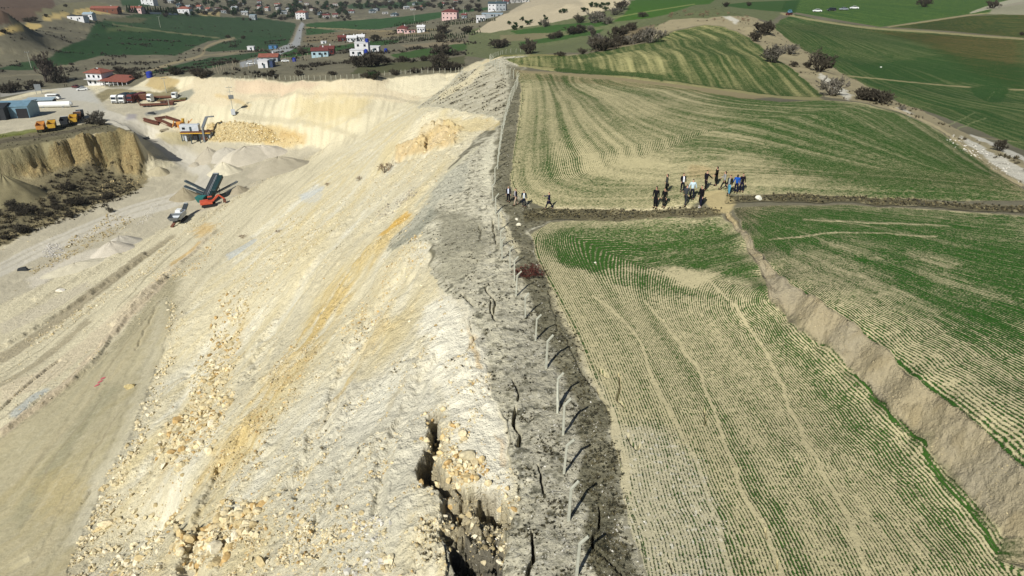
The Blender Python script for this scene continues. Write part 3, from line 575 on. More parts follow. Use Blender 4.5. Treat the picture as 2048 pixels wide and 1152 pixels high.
# middle distance, top centre/right
TC = region([(940,60),(1000,45),(1060,20),(1150,-60),(1600,-60),(1560,30),(1340,40),(1200,104),(1060,108),(980,118),(930,112)], 3, 1, 1)
paint(TC, (100,106,74), 1, .28, NF + .6 * NG0); DENS[:] *= 1 - TC
fp([(950,64),(975,46),(1020,22),(1060,0),(1090,-30),(1250,-60),(1260,10),(1230,18),(1180,28),(1140,38),(1080,50),(1020,58),(980,66)], (182,170,144)); paint(region([(1160,0),(1250,-10),(1240,14),(1180,26)], 5, 1, 2), (206,192,158), .8)
fp([(1020,62),(1110,50),(1200,44),(1225,40),(1215,50),(1130,62),(1040,72)], (58,88,42)); fp([(1040,84),(1130,70),(1210,58),(1200,66),(1100,84),(1040,92)], (56,84,42)); fp([(1000,70),(1080,66),(1140,68),(1060,80),(1000,84)], (120,114,86))
fp([(1225,44),(1250,28),(1260,8),(1300,-30),(1500,-40),(1420,8),(1390,10),(1330,30),(1300,36)], (62,96,36), var=.25); paint(stroke([(1225,36),(1290,24),(1340,16),(1390,8)], 2, 1, .5, 1), (140,144,90), .6)
fp([(1180,104),(1220,80),(1260,60),(1310,48),(1310,76),(1260,92)], (120,108,84)); paint(stroke([(1120,112),(1200,104),(1290,82),(1350,58)], 3, 1.3, .5, 1), (150,142,108), .8)
fp([(1440,10),(1500,4),(1600,0),(1590,26),(1540,22),(1480,16)], (56,84,40))
paint(stroke([(1000,112),(1080,110),(1130,112)], 3, 1.5, .5, 1), (150,144,80), .6)
NFINE = fbm(GX / .8, GY / .8, 3); NG = fbm(AA * 330, CV * 330, 3)
DENS[:] = np.where(DENS > .02, DENS + .22 * NF * (RR > 60) + .20 * NG * (RR > 60) + .18 * NFINE, DENS)
DENS[:] = np.clip(DENS, 0, 1.02)
CHALK = fbm(GX / 2.1, GY / 2.1, 3)

# ------------------------------------------------------------------ relief (after the regions are fixed to the ground)
near = np.clip(RR / 60, .5, 3)
f_soft = face * (1 - ridge)
DISP += f_soft * (.45 * NS2 + .14 * NS + .25 * N5 + .12 * fbm(GX / .8, GY / .8, 4))
DISP += f_soft * (.07 + .20 * band(-.1, .4, N5)) * fbm(GX / .9, GY / .9, 4, gain=.6) + f_soft * band(0, .5, N5) * .16 * fbm(GX / .5, GY / .5, 3, ridge=True)
DISP += quarry * (1 - face) * (1 - slab) * (.22 * NL + .10 * N1)
DISP += slab * (.12 * NL + .05 * fbm((GX + .1 * GY) / .8, GY / 9, 3))
DISP += fw * (.25 * N5 + .3 * N20)
DISP += mcl * (2.6 * fbm(GX / 7 + 3, GY / 7, 4) + 1.9 * fbm(GX / 3.2, GY / 3.2, 4, gain=.6, ridge=True)) + wall * .5 * fbm(GX / 2., GY / 2., 4, ridge=True)
DISP += scr * (.8 * N5 + .35 * N1) + ridge * (.14 * N1 + .14 * N5 + .07 * fbm(GX / .4, GY / .4, 3))
DISP += bank * (.20 * fbm(GX / .7, GY / .7, 5, gain=.62, ridge=True) + .22 * N1 + .2 * N5)
fields = np.clip(F1 + F2 + F3 + F4 + F5 + F5b + F5c, 0, 1)
DISP += fields * (.05 * N5 + .02 * N1) + hills * (.8 * N20) + (lane * .25 * N5)
for gp, gw, gd in (([(820,540),(750,630),(690,740),(640,860),(590,980)], 26, .55), ([(720,430),(640,520),(560,640),(500,760)], 22, .5), ([(880,700),(820,800),(780,900),(740,1020)], 20, .4), ([(620,440),(540,540),(470,640)], 18, .4), ([(500,880),(440,960),(400,1060),(380,1180)], 36, .7), ([(380,740),(340,860),(290,950)], 16, .35), ([(700,900),(660,1000),(620,1120)], 22, .4)):
    DISP -= gd * stroke(gp, gw, 14, .8, 10)
    DISP += .35 * gd * stroke([(x_ + gw * .9, y_ + gw * .3) for x_, y_ in gp], gw * .5, 10, .8, 10)
lum = region([(850,250),(890,240),(925,262),(910,290),(870,300),(800,320),(785,325),(790,300),(830,280)], 5, 1.5, 3)
DISP += lum * 1.0 * fbm(GX / 3, GY / 6, 4, ridge=True)
for p, w, dd in (([(870,250),(905,262),(860,275),(850,300)], 4, .9), ([(860,300),(835,290),(870,285)], 3, .7), ([(790,322),(820,318),(850,312)], 3, .7)):
    DISP -= dd * stroke(p, w, 2, .6, 3)
# ledges and ruts
for p, w, dd in (([(0,870),(130,772),(190,715),(245,640),(330,555)], 10, .5), ([(225,650),(330,555),(430,462)], 6, .5), ([(70,600),(150,560),(240,505)], 6, .4), ([(-50,720),(60,660),(180,585),(290,510)], 10, .7)):
    DISP += dd * stroke(p, w, 4, 1, 3)
for p, w, dd in (([(0,1065),(25,1085),(45,1110),(60,1150)], 2.5, .35), ([(160,1010),(200,960)], 2, .2), ([(270,700),(310,620)], 3, .25), ([(0,820),(60,765),(120,720)], 4, .5), ([(15,850),(90,790)], 4, .4)):
    DISP -= dd * stroke(p, w, 1.5, .5, 2)
# cracks in the ridge and field edge
CRK = np.zeros_like(DISP)
for p, w, dd in (([(1032,810),(1028,850),(1040,870),(1038,892)], (5,9), 1.6), ([(1030,760),(1034,800)], 3, .6), ([(968,575),(990,605),(987,625)], 3, .6), ([(925,585),(945,612)], 4, .6), ([(978,600),(985,630),(995,645)], 3, .6),
    ([(1080,925),(1084,985)], (3,5), .7), ([(1062,1060),(1068,1110),(1060,1152)], (4,8), 1.2), ([(1196,1010),(1200,1050),(1188,1070),(1190,1100),(1225,1130),(1245,1160)], (3,9), .9), ([(958,450),(962,480)], 2, .4), ([(985,440),(985,470),(1000,490)], 3, .5),
    ([(1235,745),(1245,775),(1240,800),(1250,815)], 3, .4), ([(1255,870),(1270,900),(1280,890)], 3, .4), ([(1408,820),(1410,850)], 3, .35), ([(1095,580),(1112,640),(1130,680),(1165,740),(1200,790)], 2, .25), ([(1200,740),(1215,752)], 6, .3),
    ([(1330,1120),(1340,1140)], 3, .3), ([(1530,1060),(1535,1080)], 3, .3), ([(1560,1120),(1562,1140)], 3, .3), ([(1000,940),(1050,945),(1075,950)], 2, .2), ([(940,640),(945,680),(935,700)], 2, .3)):
    CRK += dd * stroke(p, w, 1.2, .35, 3)
chasm = region([(848,880),(856,835),(868,825),(880,860),(890,900),(890,950),(910,985),(950,965),(985,975),(1030,1030),(1010,1070),(1005,1152),(1000,1250),(930,1250),(925,1160),(915,1110),(900,1050),(875,1010),(852,985),(845,930)], 9, 1.2, 8)
CRK += chasm * (.25 + .7 * band(-.2, .3, fbm(GX / 1.1, GY / 1.1, 4)) + .4 * fbm(GX / .5, GY / .5, 4, ridge=True))
holes = np.zeros_like(CRK)
for hp, hd in (([(848,905),(856,850),(866,828),(876,846),(880,890),(884,935),(878,990),(862,985),(846,940)], 2.3), ([(950,990),(972,976),(1000,985),(1008,1008),(1028,1030),(1000,1042),(970,1036)], 2.0), ([(915,1095),(932,1062),(955,1098),(985,1110),(1002,1150),(1000,1250),(928,1250),(922,1160)], 1.9), ([(895,1000),(915,985),(925,1010),(905,1030)], 1.3)):
    hm_ = region(hp, 4, 1.1, 15); CRK += hm_ * hd * (.35 + .6 * band(-.2, .2, fbm(GX / .7 + 3, GY / .7, 4))); holes = np.maximum(holes, hm_)
CRK += .5 * region([(700,1060),(730,1070),(725,1120),(690,1130)], 8, .8, 6) * band(0, .4, N1)
CRK += .5 * region([(350,1040),(380,1010),(385,1050),(360,1075)], 8, .8, 6)
paint(chasm, (170,156,124), .6, .3, N1); ROUGH += chasm
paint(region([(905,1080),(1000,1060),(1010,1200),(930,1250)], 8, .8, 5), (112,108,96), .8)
# bank scarp behind the chasm
DISP += .5 * region([(915,1075),(960,1045),(985,1080),(990,1140),(940,1130)], 6, .6, 4)
GZ = (GZ + DISP - CRK).astype(np.float32)
HITC.clear()
# ------------------------------------------------------------------ ground object and its material
def mat(name, rgb=(.5,.5,.5), rough=.8, metal=0.0, nvar=.12, nscale=3.0, bump=0.0, spec=.3, alpha=1.0):
    m = bpy.data.materials.new(name); m.use_nodes = True; nt = m.node_tree; b = nt.nodes['Principled BSDF']
    b.inputs['Roughness'].default_value = rough; b.inputs['Metallic'].default_value = metal; b.inputs['Specular IOR Level'].default_value = spec
    tc = nt.nodes.new('ShaderNodeTexCoord'); no = nt.nodes.new('ShaderNodeTexNoise'); no.inputs['Scale'].default_value = nscale; no.inputs['Detail'].default_value = 5
    nt.links.new(tc.outputs['Object'], no.inputs['Vector'])
    mr = nt.nodes.new('ShaderNodeMapRange'); mr.inputs['From Min'].default_value = .3; mr.inputs['From Max'].default_value = .7
    mr.inputs['To Min'].default_value = 1 - nvar; mr.inputs['To Max'].default_value = 1 + nvar; nt.links.new(no.outputs['Fac'], mr.inputs['Value'])
    mx = nt.nodes.new('ShaderNodeVectorMath'); mx.operation = 'SCALE'; mx.inputs[0].default_value = rgb[:3]; nt.links.new(mr.outputs[0], mx.inputs['Scale'])
    nt.links.new(mx.outputs[0], b.inputs['Base Color'])
    if bump:
        bp = nt.nodes.new('ShaderNodeBump'); bp.inputs['Strength'].default_value = bump; bp.inputs['Distance'].default_value = .05
        nt.links.new(no.outputs['Fac'], bp.inputs['Height']); nt.links.new(bp.outputs[0], b.inputs['Normal'])
    return m
def N(nt, t, **kw):
    n = nt.nodes.new(t)
    for k, v in kw.items():
        if k in ('operation', 'data_type', 'blend_type', 'attribute_name', 'interpolation_type', 'feature', 'noise_dimensions', 'voronoi_dimensions', 'clamp'): setattr(n, k, v)
        else: n.inputs[k.replace('_', ' ')].default_value = v
    return n
def ground_material():
    m = bpy.data.materials.new('ground_soil'); m.use_nodes = True; nt = m.node_tree; L = nt.links.new; b = nt.nodes['Principled BSDF']
    b.inputs['Roughness'].default_value = .95; b.inputs['Specular IOR Level'].default_value = .1
    at = {k: N(nt, 'ShaderNodeAttribute', attribute_name=k) for k in ('soil', 'leaf', 'rows', 'cover')}
    def M(op, a, c=None, d=None, clamp=False):
        n = nt.nodes.new('ShaderNodeMath'); n.operation = op; n.use_clamp = clamp
        for i, v in enumerate((a, c, d)):
            if v is None: continue
            if isinstance(v, (int, float)): n.inputs[i].default_value = v
            else: L(v, n.inputs[i])
        return n.outputs[0]
    sr = nt.nodes.new('ShaderNodeSeparateXYZ'); L(at['rows'].outputs['Vector'], sr.inputs[0])       # row coordinate, along-row coordinate, density
    sc = nt.nodes.new('ShaderNodeSeparateXYZ'); L(at['cover'].outputs['Vector'], sc.inputs[0])      # roughness, rockiness
    geo = nt.nodes.new('ShaderNodeNewGeometry'); pos = geo.outputs['Position']
    def noise_(scale, detail=4, rough=.55, vec=None):
        n = nt.nodes.new('ShaderNodeTexNoise'); n.inputs['Scale'].default_value = scale; n.inputs['Detail'].default_value = detail; n.inputs['Roughness'].default_value = rough
        L(vec or pos, n.inputs['Vector']); return n.outputs['Fac']
    # crop rows
    wob = M('MULTIPLY', M('SUBTRACT', noise_(.9, 2), .5), .05)
    ph = M('MULTIPLY', M('ADD', sr.outputs[0], wob), 6.2832 / .155)
    st = M('MULTIPLY', M('SINE', ph), .5)                                       # -.5 .. .5
    cv = nt.nodes.new('ShaderNodeCombineXYZ'); L(M('MULTIPLY', sr.outputs[0], 6.4), cv.inputs[0]); L(M('MULTIPLY', sr.outputs[1], 3.4), cv.inputs[1])
    dash = M('SUBTRACT', noise_(1.0, 3, .6, cv.outputs[0]), .5)
    fine = M('SUBTRACT', noise_(9.0, 3, .6), .5)
    val = M('ADD', M('ADD', M('MULTIPLY', st, .56), M('MULTIPLY', dash, 1.35)), M('MULTIPLY', fine, 1.3))
    lim = M('SUBTRACT', .52, M('MULTIPLY', sr.outputs[2], .92))
    pl = nt.nodes.new('ShaderNodeMapRange'); pl.interpolation_type = 'SMOOTHSTEP'
    L(M('SUBTRACT', val, lim), pl.inputs['Value']); pl.inputs['From Min'].default_value = -.18; pl.inputs['From Max'].default_value = .33
    plant = pl.outputs[0]
    lv = N(nt, 'ShaderNodeVectorMath', operation='SCALE'); L(at['leaf'].outputs['Color'], lv.inputs[0]); L(M('ADD', .55, M('MULTIPLY', noise_(3.5, 4, .7), .9)), lv.inputs['Scale'])
    # soil with fine speckle and, where it is rubbly, stones picked out in voronoi cells
    vor = nt.nodes.new('ShaderNodeTexVoronoi'); vor.inputs['Scale'].default_value = 2.6; L(pos, vor.inputs['Vector'])
    vor2 = nt.nodes.new('ShaderNodeTexVoronoi'); vor2.inputs['Scale'].default_value = 7.0; L(pos, vor2.inputs['Vector'])
    cr = nt.nodes.new('ShaderNodeSeparateXYZ'); L(vor.outputs['Color'], cr.inputs[0])
    sp = M('ADD', .66, M('MULTIPLY', noise_(3.2, 7, .78), .68))
    rk = M('MULTIPLY', M('SUBTRACT', cr.outputs[0], .5), M('MULTIPLY', sc.outputs[1], .5))
    sv = N(nt, 'ShaderNodeVectorMath', operation='SCALE'); L(at['soil'].outputs['Color'], sv.inputs[0]); L(M('ADD', sp, rk), sv.inputs['Scale'])
    mix = N(nt, 'ShaderNodeMix', data_type='RGBA'); L(plant, mix.inputs['Factor']); L(sv.outputs[0], mix.inputs['A']); L(lv.outputs[0], mix.inputs['B'])
    L(mix.outputs['Result'], b.inputs['Base Color'])
    # relief
    h = M('MULTIPLY', M('ADD', M('MULTIPLY', noise_(1.3, 8, .68), 1.0), M('MULTIPLY', noise_(7.0, 4, .65), .25)), sc.outputs[0])
    h2 = M('MULTIPLY', M('ADD', M('MULTIPLY', M('MINIMUM', vor.outputs['Distance'], .6), -.5), M('MULTIPLY', vor2.outputs['Distance'], -.2)), sc.outputs[1])
    h3 = M('MULTIPLY', plant, .22)
    bp = nt.nodes.new('ShaderNodeBump'); bp.inputs['Strength'].default_value = .9; bp.inputs['Distance'].default_value = .42
    L(M('ADD', M('ADD', h, h2), h3), bp.inputs['Height']); L(bp.outputs[0], b.inputs['Normal'])
    return m
def build_ground():
    co = np.stack([GX, GY, GZ], -1).reshape(-1, 3).astype(np.float32)
    # the grid closes on itself behind the camera
    idx = np.arange(NR * NA).reshape(NR, NA)
    q = np.stack([idx[:-1, :-1], idx[:-1, 1:], idx[1:, 1:], idx[1:, :-1]], -1).reshape(-1, 4)[:, ::-1]
    me = bpy.data.meshes.new('ground')
    me.vertices.add(len(co)); me.vertices.foreach_set('co', co.ravel())
    me.loops.add(q.size); me.loops.foreach_set('vertex_index', q.ravel().astype(np.int32))
    me.polygons.add(len(q)); me.polygons.foreach_set('loop_start', np.arange(0, q.size, 4, dtype=np.int32))
    me.polygons.foreach_set('loop_total', np.full(len(q), 4, np.int32)); me.polygons.foreach_set('use_smooth', np.ones(len(q), bool))
    for nm, arr in (('soil', CB), ('leaf', CG)):
        a = me.color_attributes.new(nm, 'FLOAT_COLOR', 'POINT'); d = np.ones((len(co), 4), np.float32); d[:, :3] = np.clip(arr.reshape(-1, 3), 0.01, .85); a.data.foreach_set('color', d.ravel())
    for nm, arr in (('rows', (RU, RV, DENS)), ('cover', (ROUGH, ROCK, ROUGH))):
        a = me.attributes.new(nm, 'FLOAT_VECTOR', 'POINT'); a.data.foreach_set('vector', np.stack(arr, -1).astype(np.float32).ravel())
    me.update(); me.materials.append(ground_material())
    ob = bpy.data.objects.new('ground', me); COL.objects.link(ob); ob['kind'] = 'structure'; ob['label'] = 'quarry slopes, crop fields and hills'; return ob
ground = build_ground()
# ------------------------------------------------------------------ object helpers
def tag(o, label=None, cat=None, group=None, kind=None):
    for k, v in (('label', label), ('category', cat), ('group', group), ('kind', kind)):
        if v: o[k] = v
    return o
def empty(name, loc, rz=0.0, label=None, cat=None, group=None, scale=1.0):
    o = bpy.data.objects.new(name, None); COL.objects.link(o); o.location = loc; o.rotation_euler = (0, 0, rz); o.scale = (scale,) * 3
    o.empty_display_size = .3
    return tag(o, label, cat, group)
def copy_tree(o, parent=None):
    c = o.copy(); COL.objects.link(c); c.parent = parent
    for ch in list(o.children): copy_tree(ch, c)
    return c
class MB:
    def __init__(s): s.v = []; s.f = []; s.m = []
    def add(s, vs, fs, mi=0):
        n = len(s.v); s.v += [tuple(v) for v in vs]; s.f += [tuple(i + n for i in f) for f in fs]; s.m += [mi] * len(fs); return s
    def box(s, c, d, rz=0, mi=0, taper=1.0, rx=0, ry=0):
        R = Matrix.Rotation(rz, 3, 'Z') @ Matrix.Rotation(ry, 3, 'Y') @ Matrix.Rotation(rx, 3, 'X'); vs = []
        for z in (-.5, .5):
            t = taper if z > 0 else 1
            for x, y in ((-.5, -.5), (.5, -.5), (.5, .5), (-.5, .5)): vs.append(Vector(c) + R @ Vector((x * d[0] * t, y * d[1] * t, z * d[2])))
        return s.add(vs, [(3, 2, 1, 0), (4, 5, 6, 7), (0, 1, 5, 4), (1, 2, 6, 5), (2, 3, 7, 6), (3, 0, 4, 7)], mi)
    def tube(s, p, q, r, r2=None, n=8, mi=0):
        p, q = Vector(p), Vector(q); r2 = r if r2 is None else r2; d = (q - p).normalized()
        a = d.orthogonal().normalized(); b = d.cross(a); vs = []
        for c, rr in ((p, r), (q, r2)):
            for k in range(n): t = 2 * math.pi * k / n; vs.append(c + (a * math.cos(t) + b * math.sin(t)) * rr)
        fs = [(k, (k + 1) % n, n + (k + 1) % n, n + k) for k in range(n)] + [tuple(range(n))[::-1], tuple(range(n, 2 * n))]
        return s.add(vs, fs, mi)
    def beam(s, p, q, w, h, mi=0):
        p, q = Vector(p), Vector(q); d = (q - p).normalized(); up = Vector((0, 0, 1)) if abs(d.z) < .95 else Vector((0, 1, 0))
        a = d.cross(up).normalized() * w / 2; b = a.cross(d).normalized() * h / 2
        vs = [c + x for c in (p, q) for x in (-a - b, a - b, a + b, -a + b)]
        return s.add(vs, [(3, 2, 1, 0), (4, 5, 6, 7), (0, 1, 5, 4), (1, 2, 6, 5), (2, 3, 7, 6), (3, 0, 4, 7)], mi)
    def extrude(s, prof, y0, y1, mi=0, axis='y'):
        """profile of (a, z) points pushed along an axis"""
        n = len(prof); f = (lambda a, t, z: (a, t, z)) if axis == 'y' else (lambda a, t, z: (t, a, z))
        vs = [f(a, y0, z) for a, z in prof] + [f(a, y1, z) for a, z in prof]
        fs = [(k, (k + 1) % n, n + (k + 1) % n, n + k) for k in range(n)] + [tuple(range(n))[::-1], tuple(range(n, 2 * n))]
        return s.add(vs, fs, mi)
    def build(s, name, m, parent=None, smooth=False, bevel=0):
        me = bpy.data.meshes.new(name); me.from_pydata(s.v, [], s.f)
        for x in (m if isinstance(m, (list, tuple)) else [m]): me.materials.append(x)
        if isinstance(m, (list, tuple)): me.polygons.foreach_set('material_index', s.m)
        bm = bmesh.new(); bm.from_mesh(me); bmesh.ops.recalc_face_normals(bm, faces=bm.faces)
        if bevel: bmesh.ops.bevel(bm, geom=list(bm.edges), offset=bevel, segments=1, affect='EDGES', clamp_overlap=True)
        bm.to_mesh(me); bm.free()
        if smooth: me.polygons.foreach_set('use_smooth', [True] * len(me.polygons))
        me.update(); o = bpy.data.objects.new(name, me); COL.objects.link(o); o.parent = parent; return o
def raw_mesh(name, v, f3, m, tint=None, parent=None, smooth=False):
    """fast triangle mesh from numpy arrays; tint is one colour per vertex"""
    me = bpy.data.meshes.new(name); v = np.asarray(v, np.float32); f3 = np.asarray(f3, np.int32)
    me.vertices.add(len(v)); me.vertices.foreach_set('co', v.ravel()); me.loops.add(f3.size); me.loops.foreach_set('vertex_index', f3.ravel())
    me.polygons.add(len(f3)); me.polygons.foreach_set('loop_start', np.arange(0, f3.size, 3, dtype=np.int32)); me.polygons.foreach_set('loop_total', np.full(len(f3), 3, np.int32))
    me.polygons.foreach_set('use_smooth', np.full(len(f3), smooth))
    if tint is not None:
        a = me.color_attributes.new('tint', 'FLOAT_COLOR', 'POINT'); d = np.ones((len(v), 4), np.float32); d[:, :3] = tint; a.data.foreach_set('color', d.ravel())
    me.update(calc_edges=True); me.materials.append(m); o = bpy.data.objects.new(name, me); COL.objects.link(o); o.parent = parent; return o
def tint_material(name, rough=.9, nscale=6, nvar=.25, bump=.4, trans=0):
    m = bpy.data.materials.new(name); m.use_nodes = True; nt = m.node_tree; b = nt.nodes['Principled BSDF']; b.inputs['Roughness'].default_value = rough; b.inputs['Specular IOR Level'].default_value = .15
    a = nt.nodes.new('ShaderNodeAttribute'); a.attribute_name = 'tint'
    no = nt.nodes.new('ShaderNodeTexNoise'); no.inputs['Scale'].default_value = nscale; no.inputs['Detail'].default_value = 5
    g = nt.nodes.new('ShaderNodeNewGeometry'); nt.links.new(g.outputs['Position'], no.inputs['Vector'])
    mr = nt.nodes.new('ShaderNodeMapRange'); mr.inputs['From Min'].default_value = .3; mr.inputs['From Max'].default_value = .7; mr.inputs['To Min'].default_value = 1 - nvar; mr.inputs['To Max'].default_value = 1 + nvar
    nt.links.new(no.outputs['Fac'], mr.inputs['Value']); mx = nt.nodes.new('ShaderNodeVectorMath'); mx.operation = 'SCALE'
    nt.links.new(a.outputs['Color'], mx.inputs[0]); nt.links.new(mr.outputs[0], mx.inputs['Scale']); nt.links.new(mx.outputs[0], b.inputs['Base Color'])
    if bump:
        bp = nt.nodes.new('ShaderNodeBump'); bp.inputs['Strength'].default_value = bump; bp.inputs['Distance'].default_value = .06; nt.links.new(no.outputs['Fac'], bp.inputs['Height']); nt.links.new(bp.outputs[0], b.inputs['Normal'])
    return m
M_ROCK = tint_material('limestone'); M_TUFT = tint_material('dry_tuft', nscale=3, bump=0)
def C3(r, g, b): return tuple(float(x) for x in alb(r, g, b))

# ------------------------------------------------------------------ stones
def ico(sub):
    bm = bmesh.new(); bmesh.ops.create_icosphere(bm, subdivisions=sub, radius=1.0); bm.verts.ensure_lookup_table()
    v = np.array([p.co[:] for p in bm.verts], np.float32); f = np.array([[q.index for q in p.verts] for p in bm.faces], np.int32); bm.free(); return v, f
I1, I2 = ico(1), ico(2)
def rock_shape(base, rng, amp=.28):
    v, f = base; v = v.copy()
    for _ in range(8):                                    # chop flats off it: angular block
        n = rng.normal(size=3); n /= np.linalg.norm(n); c = rng.uniform(.32, .72)
        d = v @ n; v = np.where((d > c)[:, None], v - np.outer(d - c, n), v)
    v *= 1 + amp * .25 * rng.normal(size=(len(v), 1)); v *= np.array([rng.uniform(1.0, 1.7), rng.uniform(.9, 1.3), rng.uniform(.7, 1.1)]); return v.astype(np.float32), f
SH1 = [rock_shape(I1, RNG) for _ in range(24)]; SH2 = [rock_shape(I2, RNG, .12) for _ in range(14)]
ROCKMASK = []      # (mask, count, min size, max size, colours)
pale = [(214,202,168), (202,188,150), (224,214,186), (192,174,132), (208,194,158)]; warm = [(206,184,136), (218,202,160), (190,160,108), (222,208,172), (200,184,146)]; white = [(206,202,190), (194,190,180), (214,210,200)]; brownish = [(176,160,120), (196,176,130), (150,136,104)]
CLN = .15 + .85 * band(-.12, .3, fbm(GX / 1.6 + 5, GY / 1.6, 4))
def rub(m, n, a, b, cols=pale):
    if m is not wall: m = m * CLN
    ROCKMASK.append((m * (CRK < 9), n, a, b, cols))
rub(stroke([(470,600),(440,700),(420,780),(400,850),(340,910)], (50,90), 16, 2, 14), 3000, .10, .85, pale + warm)
rub(stroke([(345,600),(345,680),(318,770),(288,850),(245,930),(205,1010),(160,1130)], (22,34), 6, 1, 8), 1500, .10, .65)
rub(region([(190,1020),(260,980),(330,1000),(320,1160),(140,1170)], 14, 2, 12), 1100, .10, .65)
rub(region([(340,1010),(430,1000),(520,1010),(520,1160),(340,1160)], 18, 2, 20) * band(-.15, .15, N5), 1800, .10, .75, pale + warm)
rub(region([(540,960),(640,950),(640,1110),(520,1110)], 18, 2, 20) * band(-.1, .2, N5), 900, .07, .3)
rub(stroke([(600,440),(560,500),(520,560),(470,620)], (90,70), 18, 3, 16), 1700, .10, .45)
rub(stroke([(880,320),(800,350),(730,390),(660,430),(600,470)], (36,70), 10, 2, 14), 1400, .08, .34)
rub(stroke([(830,385),(790,410),(755,440)], (18,26), 5, 1, 5), 420, .10, .32, [(150,144,130), (176,166,148), (196,186,160)])
rub(stroke([(845,480),(810,530),(770,580),(700,680)], (40,50), 12, 1, 10), 700, .07, .32, warm)
rub(stroke([(650,300),(600,325),(540,355),(470,395),(430,425),(370,455)], (10,16), 4, 1, 3), 1500, .12, .5, [(214,204,178), (196,184,152), (176,166,138)])
rub(stroke([(430,425),(350,480),(290,540),(220,590),(140,640),(60,690)], (12,18), 5, 1, 4), 1300, .12, .55)
rub(stroke([(440,440),(420,490),(380,540),(300,560)], 20, 8, 1, 8), 500, .15, .5, warm)
rub(region([(230,470),(262,450),(262,435),(215,430),(180,462),(135,478),(130,495),(180,490)], 6, 1, 5), 700, .2, .7, brownish + [(206,198,170)])
rub(region([(85,500),(100,488),(125,490),(132,505),(115,516),(88,518)], 3, 1, 2), 420, .2, .5, [(190,186,178),(206,202,196)])
rub(region([(280,435),(312,405),(318,412),(300,440),(270,455)], 3, 1, 2), 160, .2, .5, white)
rub(stroke([(620,680),(560,780),(500,880),(450,960)], (50,80), 20, 2, 20), 3200, .05, .3, warm + brownish)
rub(region([(420,1020),(640,960),(700,1060),(640,1170),(420,1170)], 30, 2, 25), 2600, .05, .35, pale + warm)
rub(region([(860,840),(900,900),(900,1010),(880,1010),(850,980),(842,900)], 8, 1, 6), 300, .08, .5, warm)
rub(wall, 1500, .3, 1.0, [(216,198,150), (196,172,122), (228,214,176)])
rub(stroke([(180,490),(120,520),(60,545)], 12, 6, 1, 4), 300, .2, .6, brownish)
rub(region([(205,365),(285,350),(290,362),(240,385),(180,410)], 5, 1, 5), 500, .2, .8, brownish)
rub(chasm * 1.0, 1000, .07, .34, brownish + pale); rub(region([(850,830),(880,830),(960,930),(1010,980),(1030,1040),(960,1040),(900,1000),(870,950)], 14, 1, 12) * (1 - chasm), 600, .07, .42, warm)
rub(region([(690,1040),(770,1040),(780,1160),(680,1160)], 16, 1, 12), 500, .07, .34, white + pale)
rub(face * band(-.05, .4, N1 + .8 * N5 + .6 * NS), 12000, .05, .24, pale + warm)
rub(bench * (1 - slab) * band(.0, .5, N1) * (RR < 230), 2600, .08, .35)
rub(ridge * (RR < 120), 3600, .03, .11, white + [(150,144,130)]); rub(region([(1225,860),(1320,830),(1440,1000),(1460,1170),(1290,1170)], 40, 1, 10), 320, .03, .08, white)
rub(stroke([(1900,275),(2048,360)], 20, 6, 1, 4), 160, .08, .28, white); rub(bank, 300, .04, .12, [(190,176,140)]); rub(lum, 200, .15, .5, warm)
rub(fw, 500, .15, .5); rub(region([(560,262),(605,270),(600,292),(560,292)], 6, 1, 6), 250, .2, .7, warm); rub(ul, 350, .06, .2, [(200,196,180)])
big = []; allr = []
for (m, n, a, b, cols) in ROCKMASK:
    w = m[:-1, :-1].ravel().astype(np.float64); w[w < .02] = 0
    if w.sum() <= 0: continue
    pick = RNG.choice(len(w), n, p=w / w.sum()); ir, ia = np.divmod(pick, NA - 1)
    tr, ta = RNG.random(n), RNG.random(n)
    r = rad[ir] + tr * (rad[ir + 1] - rad[ir]); t = ang[ia] + ta * (ang[ia + 1] - ang[ia])
    x = r * np.sin(t); y = r * np.cos(t); z = Hxy(x, y); s = a * (b / a) ** (RNG.random(n) ** 3.4)
    for i in range(n): allr.append((x[i], y[i], z[i], s[i] * .52, cols[RNG.integers(len(cols))]))
# a few blocks the photograph shows singly
single = [((259,776),.75,(196,180,132),'lone round boulder lying on the smooth quarry bench'), ((508,0),0,None,None), ((121,582),.9,(226,220,206),'large white boulder at the edge of the lower haul track'), ((212,1052),.75,(230,214,176),'largest pale boulder on the rubble left of the bottom slope'),
          ((1058,959),.16,(196,190,170),'small rounded stone beside the ridge fence in the grey scrub'), ((1034,440),.2,(226,220,200),'upper white stone in dark scrub below the four standing men'), ((1040,450),.24,(220,214,190),'lower white stone in dark scrub below the four standing men'),
          ((1518,399),.36,(222,220,204),'big white stone on the field baulk right of the crowd'), ((933,915),.5,(206,194,160),'pale boulder caught in the ridge chasm'), ((925,870),.42,(220,206,170),'pale block above the ridge chasm'), ((1191,526),.13,(230,226,214),'white stone lying among the curved crop rows'),
          ((1762,135),.32,(226,226,216),'white stone alone in the dark green field by the lane bushes'), ((419,905),.5,(228,214,178),'pale angular block in the middle of the rubble')]
for (u, v), s, c, lab in single:
    if not s: continue
    p = P(u, v); vv, ff = SH2[RNG.integers(14)]
    o = raw_mesh('boulder', vv * s, ff, M_ROCK, np.tile(C3(*c), (len(vv), 1))); o.location = p + Vector((0, 0, s * .14)); tag(o, lab, 'boulder')
allr.sort(key=lambda q: -q[3] / math.sqrt(q[0] ** 2 + q[1] ** 2 + (q[2] - CAM_Z) ** 2))
PROTO = {}
